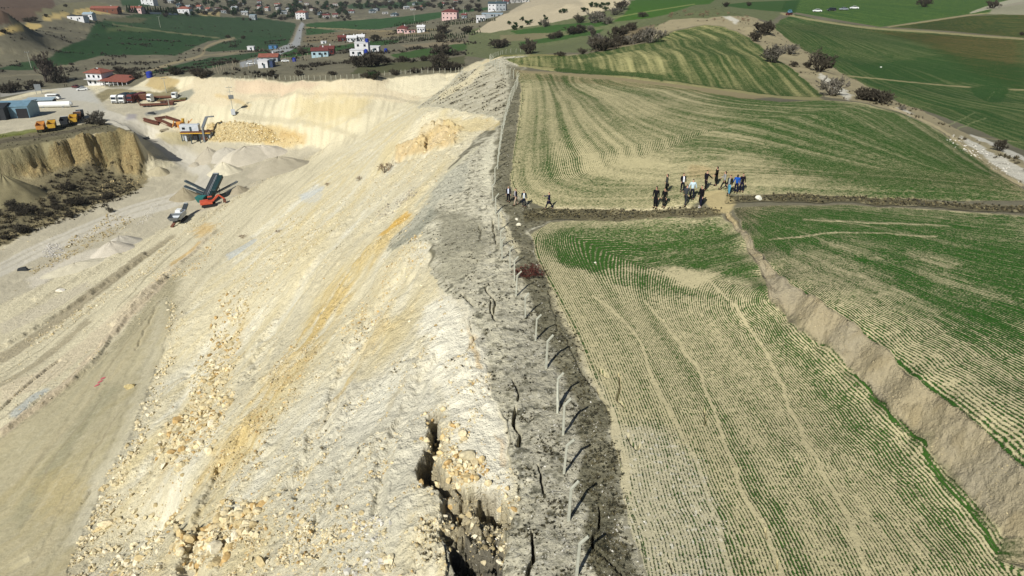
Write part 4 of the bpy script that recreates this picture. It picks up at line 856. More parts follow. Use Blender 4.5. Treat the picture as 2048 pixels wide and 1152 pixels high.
def zone(x, y):
    if x > -2: return 'pale stone lying at the top of the quarry slope by the fence', 'stones along the ridge'
    if y > 190: return 'pale limestone block in the stone bank at the quarry back', 'blocks at the back of the quarry'
    if y > 100: return 'pale limestone block on the low quarry benches', 'blocks on the low quarry benches'
    if x < -28: return 'pale limestone block in the rubble beside the smooth bench', 'blocks beside the smooth bench'
    if x > -13: return 'pale limestone block near the chasm below the fence', 'blocks near the chasm'
    return 'pale limestone block in the rubble on the quarry slope', 'blocks in the slope rubble'
for i, (x, y, z, s, c) in enumerate(allr[:285]):
    k = (i % 14, c)
    if k not in PROTO:
        vv, ff = SH2[i % 14]; o = raw_mesh('rock', vv, ff, M_ROCK, np.tile(C3(*c), (len(vv), 1))); PROTO[k] = o
    else: o = PROTO[k].copy(); COL.objects.link(o)
    o.scale = (s, s, s); o.location = (x, y, z + .36 * s); o.rotation_euler = (RNG.uniform(-.5, .5), RNG.uniform(-.5, .5), RNG.uniform(0, 6.28)); l, g = zone(x, y); tag(o, l, 'rock', g)
def scatter(name, items, shapes, m, sink=.15, label=None):
    V = []; F = []; T = []; n = 0
    for (x, y, z, s, c) in items:
        v, f = shapes[RNG.integers(len(shapes))]; a = RNG.uniform(0, 6.28); ca, sa = math.cos(a), math.sin(a); b = RNG.uniform(-.5, .5); cb, sb = math.cos(b), math.sin(b)
        R = np.array([[ca, -sa, 0], [sa, ca, 0], [0, 0, 1]]) @ np.array([[1, 0, 0], [0, cb, -sb], [0, sb, cb]])
        V.append((v * s) @ R.T + np.array([x, y, z + sink * s])); F.append(f + n); T.append(np.tile(alb(*c) * RNG.uniform(.85, 1.12), (len(v), 1))); n += len(v)
    return tag(raw_mesh(name, np.concatenate(V), np.concatenate(F), m, np.concatenate(T)), label, None, None, 'stuff')
scatter('rubble', allr[285:], SH1, M_ROCK, .38, label='small loose limestone rubble over the quarry')

# ------------------------------------------------------------------ low dry tufts and scrub (nobody could count them)
def tuft_shape(rng, n=16, w=.30):
    v = []; f = []
    for k in range(n):
        a = rng.uniform(0, 6.28); t = rng.uniform(.0, 1.1); L = rng.uniform(.6, 1.1); d = np.array([math.cos(a) * math.sin(t), math.sin(a) * math.sin(t), math.cos(t) * .75]); s = np.array([-math.sin(a), math.cos(a), 0]) * w
        o = d * rng.uniform(0, .35); v += [o - s * .5, o + s * .5, o + d * L]; f.append((3 * k, 3 * k + 1, 3 * k + 2))
    return np.array(v, np.float32), np.array(f, np.int32)
TS = [tuft_shape(RNG) for _ in range(14)]
def mitems(m, n, a, b, cols):
    w = m[:-1, :-1].ravel().astype(np.float64); w[w < .02] = 0; pick = RNG.choice(len(w), n, p=w / w.sum()); ir, ia = np.divmod(pick, NA - 1); tr, ta = RNG.random(n), RNG.random(n)
    r = rad[ir] + tr * (rad[ir + 1] - rad[ir]); t = ang[ia] + ta * (ang[ia + 1] - ang[ia]); x = r * np.sin(t); y = r * np.cos(t); z = Hxy(x, y); s = a + (b - a) * RNG.random(n) ** 2
    return [(x[i], y[i], z[i], s[i], cols[RNG.integers(len(cols))]) for i in range(n)]
dk = [(74,70,56), (92,88,68), (60,60,48), (110,104,80)]
clump = band(.05, .3, fbm(GX / 1.4, GY / 1.4, 3))
tl = mitems(ridge * clump * (RR < 170), 3000, .05, .19, dk) + mitems(ridge * (RR < 120), 5200, .03, .11, dk + [(150,144,122), (134,128,104), (120,112,88)]) + mitems(dark * (RR < 170), 2200, .05, .20, dk + [(120,112,84)]) + mitems(ul * band(.0, .4, NU), 900, .12, .4, dk)
bk = stroke([(1045,432),(1110,426),(1180,430),(1290,428),(1400,425),(1445,426)], 16, 3, .6, 1.5) + stroke([(1455,396),(1500,398),(1600,396),(1700,400),(1850,408),(2048,420)], 12, 3, .6, 1.5)
tl += mitems(np.clip(bk, 0, 1), 2200, .08, .24, dk + [(150,140,104), (128,118,88), (84,80,70)]) + mitems(face * band(.2, .5, N5) * band(.0, .3, N1), 260, .08, .25, [(120,108,80), (90,84,64)])
scatter('dry_tufts', tl, TS, M_TUFT, 0, 'low dry tufts along the ridge and field edges')
sl = mitems(scr * band(-.05, .3, fbm(GX / 3.0, GY / 3.0, 4)), 2600, .4, 1.2, [(104,96,76), (116,108,86), (84,78,64), (130,120,92)]) + mitems(stroke([(0,480),(90,447),(190,412),(280,372)], 20, 6, 2, 4), 500, .3, .9, [(98,90,66), (70,64,54)])
hl = mitems(hills * (1 - quarry) * (RR < 900) * band(.1, .5, N20), 5200, .6, 2.0, [(70,66,58), (84,78,66), (58,56,48)]) + mitems(lane * band(0, .4, N5), 500, .2, .6, [(92,86,68), (110,104,84)]) + mitems(mtop, 350, .2, .7, dk)
scatter('dry_scrub', sl + hl, TS, M_TUFT, 0, 'dark leafless scrub on the mound foot and valley hills')
# ------------------------------------------------------------------ materials for made things
def mt(n, r, g, b, rough=.6, metal=0, nv=.1, ns=2.0, spec=.35, bump=0): return mat(n, C3(r, g, b), rough, metal, nv, ns, bump, spec)
CONC = mt('concrete', 180,180,164, .9, 0, .14, 6, .2, .3); WHITEP = mt('white_paint', 232,234,232, .4, 0, .06); GLASS = mt('dark_glass', 28,36,44, .12, 0, .05, 2, .6); TYRE = mt('tyre_rubber', 38,38,38, .9); RIM = mt('rim_metal', 150,150,150, .4, .6)
BLACKP = mt('black_paint', 40,40,44, .35); DRED = mt('dark_red_paint', 92,36,34, .45, 0, .15); YEL = mt('yellow_paint', 204,162,58, .5, 0, .18, 1.5); ORG = mt('orange_paint', 206,144,72, .5, 0, .2, 1.5); RUST = mt('rusted_steel', 112,72,56, .85, .2, .35, 2.5); STEEL = mt('grey_steel', 128,134,138, .5, .4, .15)
SLATE = mt('slate_paint', 62,78,84, .45, 0, .15); DTEAL = mt('teal_paint', 44,112,108, .45, 0, .1); DGREEN = mt('dark_green_paint', 30,56,58, .5, 0, .1); RUBBER = mt('conveyor_rubber', 52,58,62, .75, 0, .15); REDORG = mt('red_orange_paint', 196,86,60, .5, 0, .15); LGREY = mt('light_grey_paint', 196,202,208, .5, 0, .1)
TILE = mt('clay_roof', 134,80,66, .85, 0, .2, 1.2); DTILE = mt('dark_red_roof', 104,54,50, .8, 0, .15); WALLW = mt('white_wall', 212,212,214, .85, 0, .06, .6); WALLP = mt('pink_wall', 208,176,172, .85, 0, .06, .6); WALLG = mt('grey_wall', 150,156,160, .8, 0, .08, .6); SHEDB = mt('blue_sheet', 116,148,166, .45, .2, .12, .7); DARKW = mt('dark_sheet', 40,44,48, .7); BROWNM = mt('brown_load', 120,88,66, .9, 0, .3, 2)
BLUEP = mt('blue_plastic', 36,56,150, .45); WOOD = mt('grey_wood', 150,140,120, .9); OLIVE = mt('olive_deck', 112,106,66, .8, 0, .2); ZINC = mt('zinc_sheet', 176,196,206, .4, .3, .1)
def PX(u, v, u2, v2):
    a = P(u, v); b = P(u2, v2); return math.atan2(b.y - a.y, b.x - a.x)

# ------------------------------------------------------------------ ridge fence: bent concrete posts
bases = [(1153,1151),(1137,1041),(1128,947),(1126,869),(1116,812),(1092,737),(1071,681),(1051,636),(1032,592),(1029,562),(1020,536),(1004,519),(1001,498),(997,460),(991,428),(986,402),(990,365),(995,338)]
pw = [P(*b) for b in bases]
def walk(pxs, step, start=0.0):
    pts = [P(u, v) for u, v in smooth_line(pxs, 6)]; out = []; acc = start
    for a, b in zip(pts[:-1], pts[1:]):
        L = (b - a).xy.length
        while acc < L: q = a.lerp(b, acc / L); q.z = float(Hxy(q.x, q.y)); out.append(q); acc += step
        acc -= L
    return out
pw2 = walk([(995,338),(999,305),(1004,275),(1010,245),(1018,215),(1028,188),(1036,168),(1028,158),(1008,148),(990,136),(978,124)], 2.9, 2.6)
pw3 = walk([(985,116),(1000,110),(1020,106),(1050,104)], 2.7, .5)
def bent_post():
    r = empty('fence_post', (0, 0, 0)); m = MB()
    h = 1.66; w = .058
    m.add([(-w,-w,-.4),(w,-w,-.4),(w,w,-.4),(-w,w,-.4),(-w*.85,-w*.85,h),(w*.85,-w*.85,h-.05),(w*.85,w*.85,h-.05),(-w*.85,w*.85,h)], [(3,2,1,0),(4,5,6,7),(0,1,5,4),(1,2,6,5),(2,3,7,6),(3,0,4,7)])
    m.build('shaft', CONC, r, bevel=.008); a = MB(); a.beam((-.03,0,h-.05),(.30,.03,h+.34),.095,.085); a.build('bent_arm', CONC, r, bevel=.008); return r
FPp = bent_post(); ordn = ['nearest','second','third','fourth','fifth','sixth','seventh','eighth','ninth','tenth','eleventh','twelfth','thirteenth','fourteenth','fifteenth','sixteenth']
for i, p in enumerate(pw + pw2 + pw3):
    o = FPp if i == 0 else copy_tree(FPp); o.location = p; R_ = random.Random(i); o.rotation_euler = (R_.uniform(-.03,.03), R_.uniform(-.04,.05), R_.uniform(-.12,.25)); s = R_.uniform(.95,1.05) * (1.12 if i < 6 else 1); o.scale = (s, s, s)
    if i == 4: tag(o, 'braced concrete fence post, fifth one up the ridge from the bottom edge', 'fence post', 'bent concrete posts of the ridge fence'); b = MB(); b.beam((-.1,-.75,-.3),(-.02,-.02,1.5),.1,.1); b.build('brace', CONC, o)
    elif i < 16: tag(o, '%s bent concrete fence post counted up the ridge from the bottom edge' % ordn[i], 'fence post', 'bent concrete posts of the ridge fence')
    elif i < len(pw + pw2): tag(o, 'bent concrete post in the ridge fence strip beyond the four standing men', 'fence post', 'far bent posts along the mid field')
    else: tag(o, 'bent concrete post in the short fence row behind the ridge tip', 'fence post', 'bent posts behind the ridge tip')
# straight posts along the far rim of the quarry
pf = walk([(452,162),(520,160),(560,160),(640,160),(690,159),(730,155),(780,150),(840,147),(880,146),(928,144)], 2.55)
m0 = MB(); m0.box((0,0,.95),(.13,.13,2.1)); s0 = None
for i, p in enumerate(pf[:120]):
    if s0 is None: s0 = o = m0.build('rim_fence_post', CONC)
    else: o = s0.copy(); COL.objects.link(o)
    o.location = p; o.rotation_euler = (random.uniform(-.06,.06), random.uniform(-.06,.06), 0); tag(o, 'straight pale fence post on the far rim above the quarry wall', 'fence post', 'straight posts along the far quarry rim')
print('rim posts', len(pf), 'ridge', len(pw2))

# ------------------------------------------------------------------ people
SKIN = mt('skin', 196,150,124, .6); HAIRB = mt('dark_hair', 30,26,24, .8); HAIRG = mt('grey_hair', 120,112,104, .8)
CL = {}
def cloth(r, g, b):
    if (r, g, b) not in CL: CL[(r, g, b)] = mt('cloth_%d' % (len(CL) + 1), r, g, b, .9, 0, .12, 6, .1)
    return CL[(r, g, b)]
def skinned(name, joints, edges, m, parent, root=0, sub=1):
    me = bpy.data.meshes.new(name); me.from_pydata([j[:3] for j in joints], edges, []); me.materials.append(m)
    o = bpy.data.objects.new(name, me); COL.objects.link(o); o.parent = parent
    md = o.modifiers.new('skin', 'SKIN'); md.use_smooth_shade = True
    for i, j in enumerate(joints):
        r = j[3]; me.skin_vertices[0].data[i].radius = (r if isinstance(r, tuple) else (r, r)); 
    me.skin_vertices[0].data[root].use_root = True
    sb = o.modifiers.new('sub', 'SUBSURF'); sb.levels = sub; sb.render_levels = sub; return o
def person(px, H, face_dir, label, top=(34,34,40), legs=(28,28,34), shirt=None, hair='short', pose='stand', robe=False, armL=(0.0,0.1), armR=(0.0,0.1), step=.12, bag=None, lean=0.0, group='people standing on the field path', seed=0, shoes=(24,22,22)):
    """built facing +y, H metres tall; armX = (forward swing, outward) of the upper arm in radians, optional third value = elbow bend"""
    g = px if isinstance(px, Vector) else P(*px); r = empty('person', g, face_dir, label, 'person', group, H / 1.75)
    hip = .93; sh = 1.43; k = lean
    ft = step
    def pt(x, y, z): return (x, y + k * max(0, z - .9), z)
    J = [pt(0,0,.98) + ((.08,.06),), pt(0,0,1.15) + ((.09,.07),), pt(0,.0,1.33) + ((.12,.08),), pt(0,0,1.45) + ((.07,.06),), pt(0,.01,1.52) + (.052,), pt(0,.02,1.60) + ((.072,.085),), pt(0,.02,1.70) + ((.07,.088),)]
    E = [(0,1),(1,2),(2,3),(3,4),(4,5),(5,6)]
    LG = {}; AR = {}
    for s, fy in ((-1, ft), (1, -ft)):
        b = len(J); J += [(s*.09,0,.86,.05), (s*.10,fy*.55+.015,.50,.045), (s*.11,fy-.02,.09,.038), (s*.12,fy+.12,.035,.032)]; E += [(0,b),(b,b+1),(b+1,b+2),(b+2,b+3)]; LG[s] = b
    for s, arm in ((-1, armL), (1, armR)):
        sw, out = arm[0], arm[1]; el = arm[2] if len(arm) > 2 else .25
        S = Vector(pt(s*.19,0,1.41)); u = Vector((s*math.sin(out), math.sin(sw)*math.cos(out), -math.cos(sw)*math.cos(out))); Eb = S + u*.29; a2 = sw + el; u2 = Vector((s*math.sin(out*.7), math.sin(a2)*math.cos(out), -math.cos(a2)*math.cos(out))); W = Eb + u2*.25; Hn = W + u2*.08; Fn = Hn + u2*.08 
        b = len(J); J += [tuple(S)+(.05,), tuple(Eb)+(.038,), tuple(W)+(.026,), tuple(Hn)+((.036,.018),), tuple(Fn)+((.022,.012),)]; E += [(2,b),(b,b+1),(b+1,b+2),(b+2,b+3),(b+3,b+4)]
        t = Hn + Vector((-s*.03,.035,-.01)); J.append(tuple(t)+(.010,)); E.append((b+3,b+5)); AR[s] = (S, Eb, W)
    nz = len(J); J.append((0, J[5][1] + .11, 1.625, .014)); E.append((5, nz))
    skinned('body', J, E, SKIN, r, 0)
    # jacket
    TJ = [pt(0,0,.88)+((.155,.125),), pt(0,0,1.02)+((.15,.12),), pt(0,0,1.18)+((.145,.115),), pt(0,0,1.34)+((.18,.125),), pt(0,0,1.455)+((.09,.075),)]; TE = [(0,1),(1,2),(2,3),(3,4)]
    if robe: TJ = [pt(0,0,.30)+((.20,.18),), pt(0,0,.65)+((.19,.16),)] + TJ; TE = [(i, i+1) for i in range(6)]; 
    c = 5 if robe else 3
    for s in (-1, 1):
        S, Eb, W = AR[s]; b = len(TJ); TJ += [tuple(S)+(.068,), tuple(Eb)+(.056,), tuple(W)+(.044,)]; TE += [(c,b),(b,b+1),(b+1,b+2)]
    skinned('robe' if robe else 'jacket', TJ, TE, cloth(*top), r, c)
    # trousers
    PJ = [(0,0,.96,(.15,.12)), (0,0,.90,(.14,.115))]; PE = [(0,1)]
    for s, fy in ((-1, ft), (1, -ft)):
        b = len(PJ); PJ += [(s*.095,0,.82,.10), (s*.10,fy*.55+.015,.50,.078), (s*.11,fy-.02,.10,.060)]; PE += [(1,b),(b,b+1),(b+1,b+2)]
        sh_ = MB(); sh_.box((s*.11,fy+.05,.04),(.10,.28,.09),taper=.8); sh_.build('shoe', cloth(*shoes), r, bevel=.02)
    skinned('trousers', PJ, PE, cloth(*legs), r, 0)
    if shirt:
        m = MB(); m.add([pt(-.055,.115,1.46),pt(.055,.115,1.46),pt(.075,.150,1.30),pt(.07,.142,.96),pt(-.07,.142,.96),pt(-.075,.150,1.30),pt(-.05,.05,1.46),pt(.05,.05,1.46),pt(.06,.05,.96),pt(-.06,.05,.96)], [(0,1,2,5),(5,2,3,4),(0,6,7,1),(4,3,8,9),(1,7,8,3,2),(0,5,4,9,6)]); m.build('shirt', cloth(*shirt), r)
    hy = J[6][1]
    if hair == 'short': HJ = [(0,hy-.03,1.64,(.078,.07)), (0,hy-.015,1.745,(.07,.085))]
    elif hair == 'bald': HJ = [(0,hy-.06,1.62,(.075,.05)), (0,hy-.065,1.67,(.07,.045))]
    elif hair == 'scarf': HJ = [(0,hy-.02,1.50,(.10,.10)), (0,hy-.03,1.64,(.098,.095)), (0,hy-.01,1.75,(.075,.09))]
    else: HJ = [(0,hy-.09,1.46,(.08,.04)), (0,hy-.05,1.62,(.09,.07)), (0,hy-.015,1.745,(.075,.09))]
    skinned('headscarf' if hair == 'scarf' else 'hair', HJ, [(i, i+1) for i in range(len(HJ)-1)], HAIRG if hair == 'bald' else HAIRB, r, 0)
    for s in (-1, 1):
        e = MB(); e.box((s*.031, hy+.088, 1.655), (.018,.012,.010)); e.build('eye', HAIRB, r)
    if bag:
        b = empty('bag', g + Vector((0,0,0)), face_dir, bag[0], 'bag', None, H/1.75); m = MB(); m.box((bag[2]*.30,.02,.78),(.14,.34,.26),taper=.85); m.build('bag_body', cloth(*bag[1]), b, bevel=.03); m = MB(); m.beam((bag[2]*.30,-.12,.88),(bag[2]*.24,-.02,1.12),.02,.02); m.beam((bag[2]*.30,.14,.88),(bag[2]*.24,.02,1.12),.02,.02); m.build('strap', cloth(*bag[1]), b)
    return r
D = math.radians; GL = 'four men near the ridge fence'; GR = 'crowd at the field path junction'
# face_dir: 0 = away from the camera (+y), 180 = towards it
person((1017,404), 1.72, D(170), 'bald man in open black suit and white shirt, leftmost of four by the fence', (26,28,44), (20,20,28), (214,220,236), 'bald', group=GL, step=.05)
person((1032,410), 1.76, D(110), 'man in black jacket and beige trousers walking between two suited men', (22,24,34), (176,156,136), (190,186,196), 'short', group=GL, step=.24)
person((1048,414), 1.76, D(175), 'man in dark grey-blue suit and white shirt nearest the baulk', (44,52,62), (22,26,40), (226,232,236), 'short', group=GL, armR=(0,.22), armL=(0,.15), step=.06)
person((1098,418), 1.74, D(75), 'man in navy suit striding and pointing left with an outstretched arm', (34,34,66), (26,26,48), None, 'short', group=GL, armL=(1.45,.05,.05), armR=(.3,.1), step=.34, bag=('small dark bag at the side of the pointing man in navy', (26,24,44), -1))
person((1310,416), 2.0, D(150), 'woman in long black coat and headscarf at the left end of the crowd', (22,22,26), (22,22,26), None, 'scarf', robe=True, group=GR, step=.03)
person((1327,415), 1.80, D(140), 'man all in black beside the woman in the long black coat', (24,24,24), (36,36,34), None, 'short', group=GR, step=.05)
person((1332,385), 1.78, D(90), 'long-haired woman in grey jacket with black handbag at the back left', (62,64,62), (24,24,26), None, 'long', group=GR, step=.12, bag=('black handbag carried by the woman in the grey jacket', (22,22,24), -1))
person((1364,384), 1.78, D(185), 'man in black suit with bright white shirt facing the camera', (20,22,30), (24,26,34), (236,238,244), 'short', group=GR, armR=(.4,.2,.8), step=.06)
person((1370,410), 1.84, D(-35), 'man in dark grey suit striding with legs apart at the front', (58,62,66), (48,50,54), None, 'short', group=GR, step=.36, lean=.12)
person((1383,398), 1.84, D(-10), 'man in pale blue shirt and dark trousers seen from behind', (196,216,226), (30,32,44), None, 'short', group=GR, armL=(.1,.3), armR=(.1,.3), step=.14)
person((1400,414), 1.96, D(120), 'person in long black dress walking right of the pale blue shirt', (24,22,26), (32,34,52), None, 'short', robe=True, group=GR, step=.1, shoes=(200,200,196))
person((1410,380), 1.84, D(-60), 'man in black suit reaching an arm towards the woman in black robe', (28,26,34), (26,24,26), None, 'short', group=GR, armR=(.7,.3,.2), step=.16, lean=.05)
person((1431,371), 1.80, D(95), 'woman in black robe and headscarf standing furthest back', (22,24,22), (22,22,22), None, 'scarf', robe=True, group=GR, armL=(.6,.2,.4), step=.04)
person((1447,378), 1.66, D(85), 'person in light grey jacket and black trousers striding', (150,152,152), (26,26,32), None, 'long', group=GR, step=.34, armR=(.3,.3,.6))
person((1457,389), 1.80, D(130), 'person in dark jacket and light blue jeans near the path', (34,38,32), (86,146,172), (150,156,156), 'short', group=GR, step=.16)
person((1471,386), 1.72, D(-20), 'person in bright blue top seen from behind', (28,84,176), (26,28,52), None, 'long', group=GR, armL=(.2,.3), step=.07)
person((1482,384), 1.72, D(180), 'person in black jacket at the right end of the crowd beside the blue top', (30,28,34), (26,26,48), None, 'short', group=GR, step=.05)
person((130,174), 1.75, D(100), 'left one of two tiny figures by the road at the yard entrance', (40,36,40), (30,30,34), None, 'short', group='pair by the yard entrance')
person((134,173.4), 1.70, D(-60), 'right one of two tiny figures by the road at the yard entrance', (44,40,36), (30,30,34), None, 'short', group='pair by the yard entrance')

# ------------------------------------------------------------------ vehicles (built along +x, front at +x)
def wheels(r, xs, y, rad_=.33, w=.22):
    for x in xs:
        for s in (-1, 1):
            t = MB(); t.tube((x, s*y - w/2, rad_), (x, s*y + w/2, rad_), rad_, n=14); t = t.build('wheel', TYRE, r, bevel=.02); q = MB(); q.tube((x, s*(y + w/2 - .01) - .02, rad_), (x, s*(y + w/2 - .01) + .03, rad_), rad_*.55, n=10); q.build('rim', RIM, t)
def car(px, rz, paint, label, kind='sedan', group=None, sc=1.0):
    r = empty('parked_car', P(*px) + Vector((0,0,.02)), rz, label, 'car' if kind != 'van' else 'van', group, sc); L = 2.2
    if kind == 'van': prof = [(-2.4,.35),(2.35,.35),(2.4,.85),(2.1,1.05),(1.5,1.9),(1.2,2.0),(-2.3,2.0),(-2.42,1.8)]
    elif kind == 'pickup': prof = [(-2.5,.4),(2.4,.4),(2.45,.95),(1.4,1.08),(-2.5,1.05)]
    else: prof = [(-2.15,.3),(2.15,.3),(2.22,.6),(2.05,.80),(1.1,.95),(-1.65,1.0),(-2.1,.92),(-2.2,.55)]
    b = MB(); b.extrude(prof, -.86, .86); b.build('body', paint, r, bevel=.06)
    if kind == 'van':
        w = MB(); w.box((.2,0,1.5),(3.6,1.745,.42)); w.add([(2.13,-.75,1.06),(2.13,.75,1.06),(1.60,.7,1.84),(1.60,-.7,1.84)],[(0,1,2,3)]); w.build('window', GLASS, r)
    else:
        x0, x1, x2, x3, zt = (1.2,.55,-.95,-1.6,1.45) if kind == 'sedan' else ((1.35,.8,-1.7,-2.05,1.62) if kind == 'suv' else (1.3,.7,-.2,-.35,1.7))
        g = MB(); g.extrude([(x0,.93),(x1,zt-.04),(x2,zt-.04),(x3,.93)], -.74, .74); g.build('window', GLASS, r, bevel=.03); t = MB(); t.extrude([(x1+.05,zt-.05),(x1-.05,zt),(x2+.05,zt),(x2-.05,zt-.05)], -.70, .70)
        for xa, xb in ((x1, x0), (x2, x3)):
            for s in (-1, 1): t.beam((xa, s*.72, zt-.04), (xb, s*.76, .93), .07, .05)
        t.build('roof', paint, r)
    for s in (-1, 1):
        h = MB(); h.box((2.17,s*.6,.72),(.08,.32,.14)); h.build('headlight', LGREY, r); h = MB(); h.box((-2.2,s*.68,.75),(.06,.22,.16)); h.build('tail_light', DRED, r)
    wheels(r, (-1.35, 1.35), .80); return r
SILV = mt('silver_paint', 168,176,186, .35, .3)
g5 = 'cars parked in the far green field'
car((1634,24), D(170), WHITEP, 'white car leftmost in the row of four on the far green field', 'sedan', g5, 1.05); car((1663,22), D(176), BLACKP, 'black off-road car second in the row on the far green field', 'suv', g5, 1.05)
car((1687,20.5), D(185), SILV, 'silver grey car third in the row on the far green field', 'sedan', g5, 1.05); car((1708,18), D(168), WHITEP, 'white car rightmost in the row on the far green field', 'sedan', g5, 1.05)
LBLUE = mt('light_blue_paint', 96,160,196, .4); car((1580,27), D(60), LBLUE, 'light blue car on the track beside a red car', 'suv', None, 1.05); car((1578,30.5), D(40), DRED, 'small red car on the track in front of the light blue car', 'sedan', None, .95)
car((163,178), D(150), BLACKP, 'black car beside the white car in front of the red-roofed building', 'sedan', None, 1.1); car((152,176), D(150), DRED, 'dark red car at the far left of the three cars in the yard', 'sedan', None, 1.1); car((165,181), D(205), WHITEP, 'white car parked nearest in the yard before the red-roofed building', 'sedan', None, 1.15)
car((108,199), D(5), WHITEP, 'white van parked at the end of the flat blue-roofed shed', 'van', None, 1.25); car((226,170), D(185), WHITEP, 'white pickup before the porch of the red-roofed building', 'pickup', None, 1.2)
car((66,229), D(20), STEEL, 'grey car before the open blue shed', 'suv', None, 1.1)
car((502,129), D(15), WHITEP, 'white car beside the plots left of the small blue-white cabin', 'sedan', None, 1.0); car((571,124), D(10), WHITEP, 'white car on the track right of the orange-roofed hut', 'sedan', None, 1.0)
def dump_truck(px, rz, box, load, cab, label, sc=1.0, empty_box=False):
    r = empty('dump_truck', P(*px), rz, label, 'truck', 'tipper trucks in the line above the turf strip', sc)
    c = MB(); c.box((0,0,.85),(7.8,.9,.3)); c.build('chassis', BLACKP, r)
    c = MB(); c.extrude([(2.6,.7),(4.1,.7),(4.15,1.7),(3.95,2.8),(2.6,2.85)], -1.2, 1.2); c = c.build('cab', cab, r, bevel=.06); g = MB(); g.add([(4.17,-1.05,1.72),(4.17,1.05,1.72),(4.02,1.0,2.6),(4.02,-1.0,2.6)],[(0,1,2,3)]); g.box((3.4,0,2.2),(.9,2.43,.6)); g.build('window', GLASS, c)
    b = MB(); t = .10; H0, H1 = 1.15, 2.75; L0, L1 = -3.9, 2.35
    b.box(((L0+L1)/2,0,H0),(L1-L0,2.3,.15)); b.add([(L0,-1.15,H0),(L1,-1.15,H0),(L1,-1.3,H1),(L0,-1.3,H1),(L0,-1.05,H0),(L1,-1.05,H0),(L1,-1.2,H1),(L0,-1.2,H1)],[(0,1,2,3),(7,6,5,4),(3,2,6,7),(0,3,7,4),(1,5,6,2)]); b.add([(L0,1.15,H0),(L1,1.15,H0),(L1,1.3,H1),(L0,1.3,H1),(L0,1.05,H0),(L1,1.05,H0),(L1,1.2,H1),(L0,1.2,H1)],[(3,2,1,0),(4,5,6,7),(7,6,2,3),(4,7,3,0),(2,6,5,1)])
    b.box((L1,0,(H0+H1)/2+.1),(t,2.5,H1-H0+.2)); b.box((L0,0,(H0+H1)/2-.1),(t,2.45,H1-H0-.2)); b = b.build('tipper_body', box, r)
    for x in (-3.2,-2.0,-.8,.4,1.6):
        for s in (-1,1): q = MB(); q.beam((x, s*1.20, H0), (x, s*1.36, H1), .12, .12); q.build('rib', box, b)
    l = MB(); l.box(((L0+L1)/2,0,H0+.3),(L1-L0-.3,2.15,.4)); l.build('bed_floor', load, r)
    wheels(r, (3.2,-1.7,-3.0), 1.05, .5, .3); return r
a0 = D(118)
dump_truck((84,261), a0, ORG, RUST, BLACKP, 'orange tipper truck leftmost in the line above the turf strip'); dump_truck((106,258), a0, YEL, RUST, BLACKP, 'yellow tipper truck second from the left above the turf strip')
dump_truck((131,251), a0, DARKW, DARKW, WHITEP, 'white-cabbed truck with dark body third in the line'); dump_truck((149,246), a0, YEL, BROWNM, BLACKP, 'yellow tipper truck between the dark one and the brown one'); dump_truck((157,240), a0, BROWNM, DARKW, WHITEP, 'brown-bodied truck with white cab beside the last yellow one'); dump_truck((162,236), a0, DARKW, DARKW, WHITEP, 'black-bodied truck with white cab at the right end of the line')
def semi(px, rz, cab, label, sc=1.0, tank=None):
    r = empty('semi_truck', P(*px), rz, label, 'truck', 'semi trucks parked under the spoil bank', sc)
    c = MB(); c.box((-1.2,0,.85),(6.2,.9,.3)); c.build('chassis', BLACKP, r)
    c = MB(); c.extrude([(.1,.5),(2.2,.5),(2.28,1.8),(2.05,3.3),(1.3,3.75),(.1,3.6)], -1.22, 1.22); c = c.build('cab', cab, r, bevel=.08)
    g = MB(); g.add([(2.31,-1.08,1.95),(2.31,1.08,1.95),(2.12,1.05,2.95),(2.12,-1.05,2.95)],[(0,1,2,3)]); g.build('windscreen', GLASS, c); g = MB(); g.box((2.26,0,.95),(.08,1.9,.5)); g.build('grille', BLACKP, c)
    for s in (-1,1): g = MB(); g.box((2.26,s*.95,.75),(.1,.3,.2)); g.build('headlight', LGREY, c); g = MB(); g.box((2.3,s*1.42,2.4),(.15,.2,.6)); g.build('mirror', BLACKP, c)
    if tank:
        t = MB(); t.extrude([(-9.5,1.2),(-.4,1.2),(-.4,3.1),(-9.5,3.1)], -1.25, 1.25); t.build('trailer', tank, r, bevel=.15); wheels(r, (-6.2,-7.5,-8.8), 1.02, .5, .3)
    wheels(r, (1.4,-2.4,-3.6), 1.02, .5, .3); return r
sd = D(-92)
semi((234,206), sd, WHITEP, 'leftmost white semi truck parked nose out below the spoil bank', 1.0, BLACKP); semi((249,206), sd, WHITEP, 'white semi truck beside a maroon one below the spoil bank', 1.0, DGREEN); semi((266,205), D(-95), DRED, 'maroon truck parked right of two white ones', 1.0, DRED)
semi((306,203), D(-110), WHITEP, 'white tractor truck behind the rusty low-loader trailer', .95)
r = empty('brown_tank', P(283,200), D(15), 'brown rusty open container behind the maroon truck', 'container'); m = MB(); m.box((0,0,1.4),(7,2.5,2.2)); m.build('shell', RUST, r, bevel=.1); m = MB(); m.box((0,0,2.55),(6.6,2.2,.1)); m.build('load', BROWNM, r)
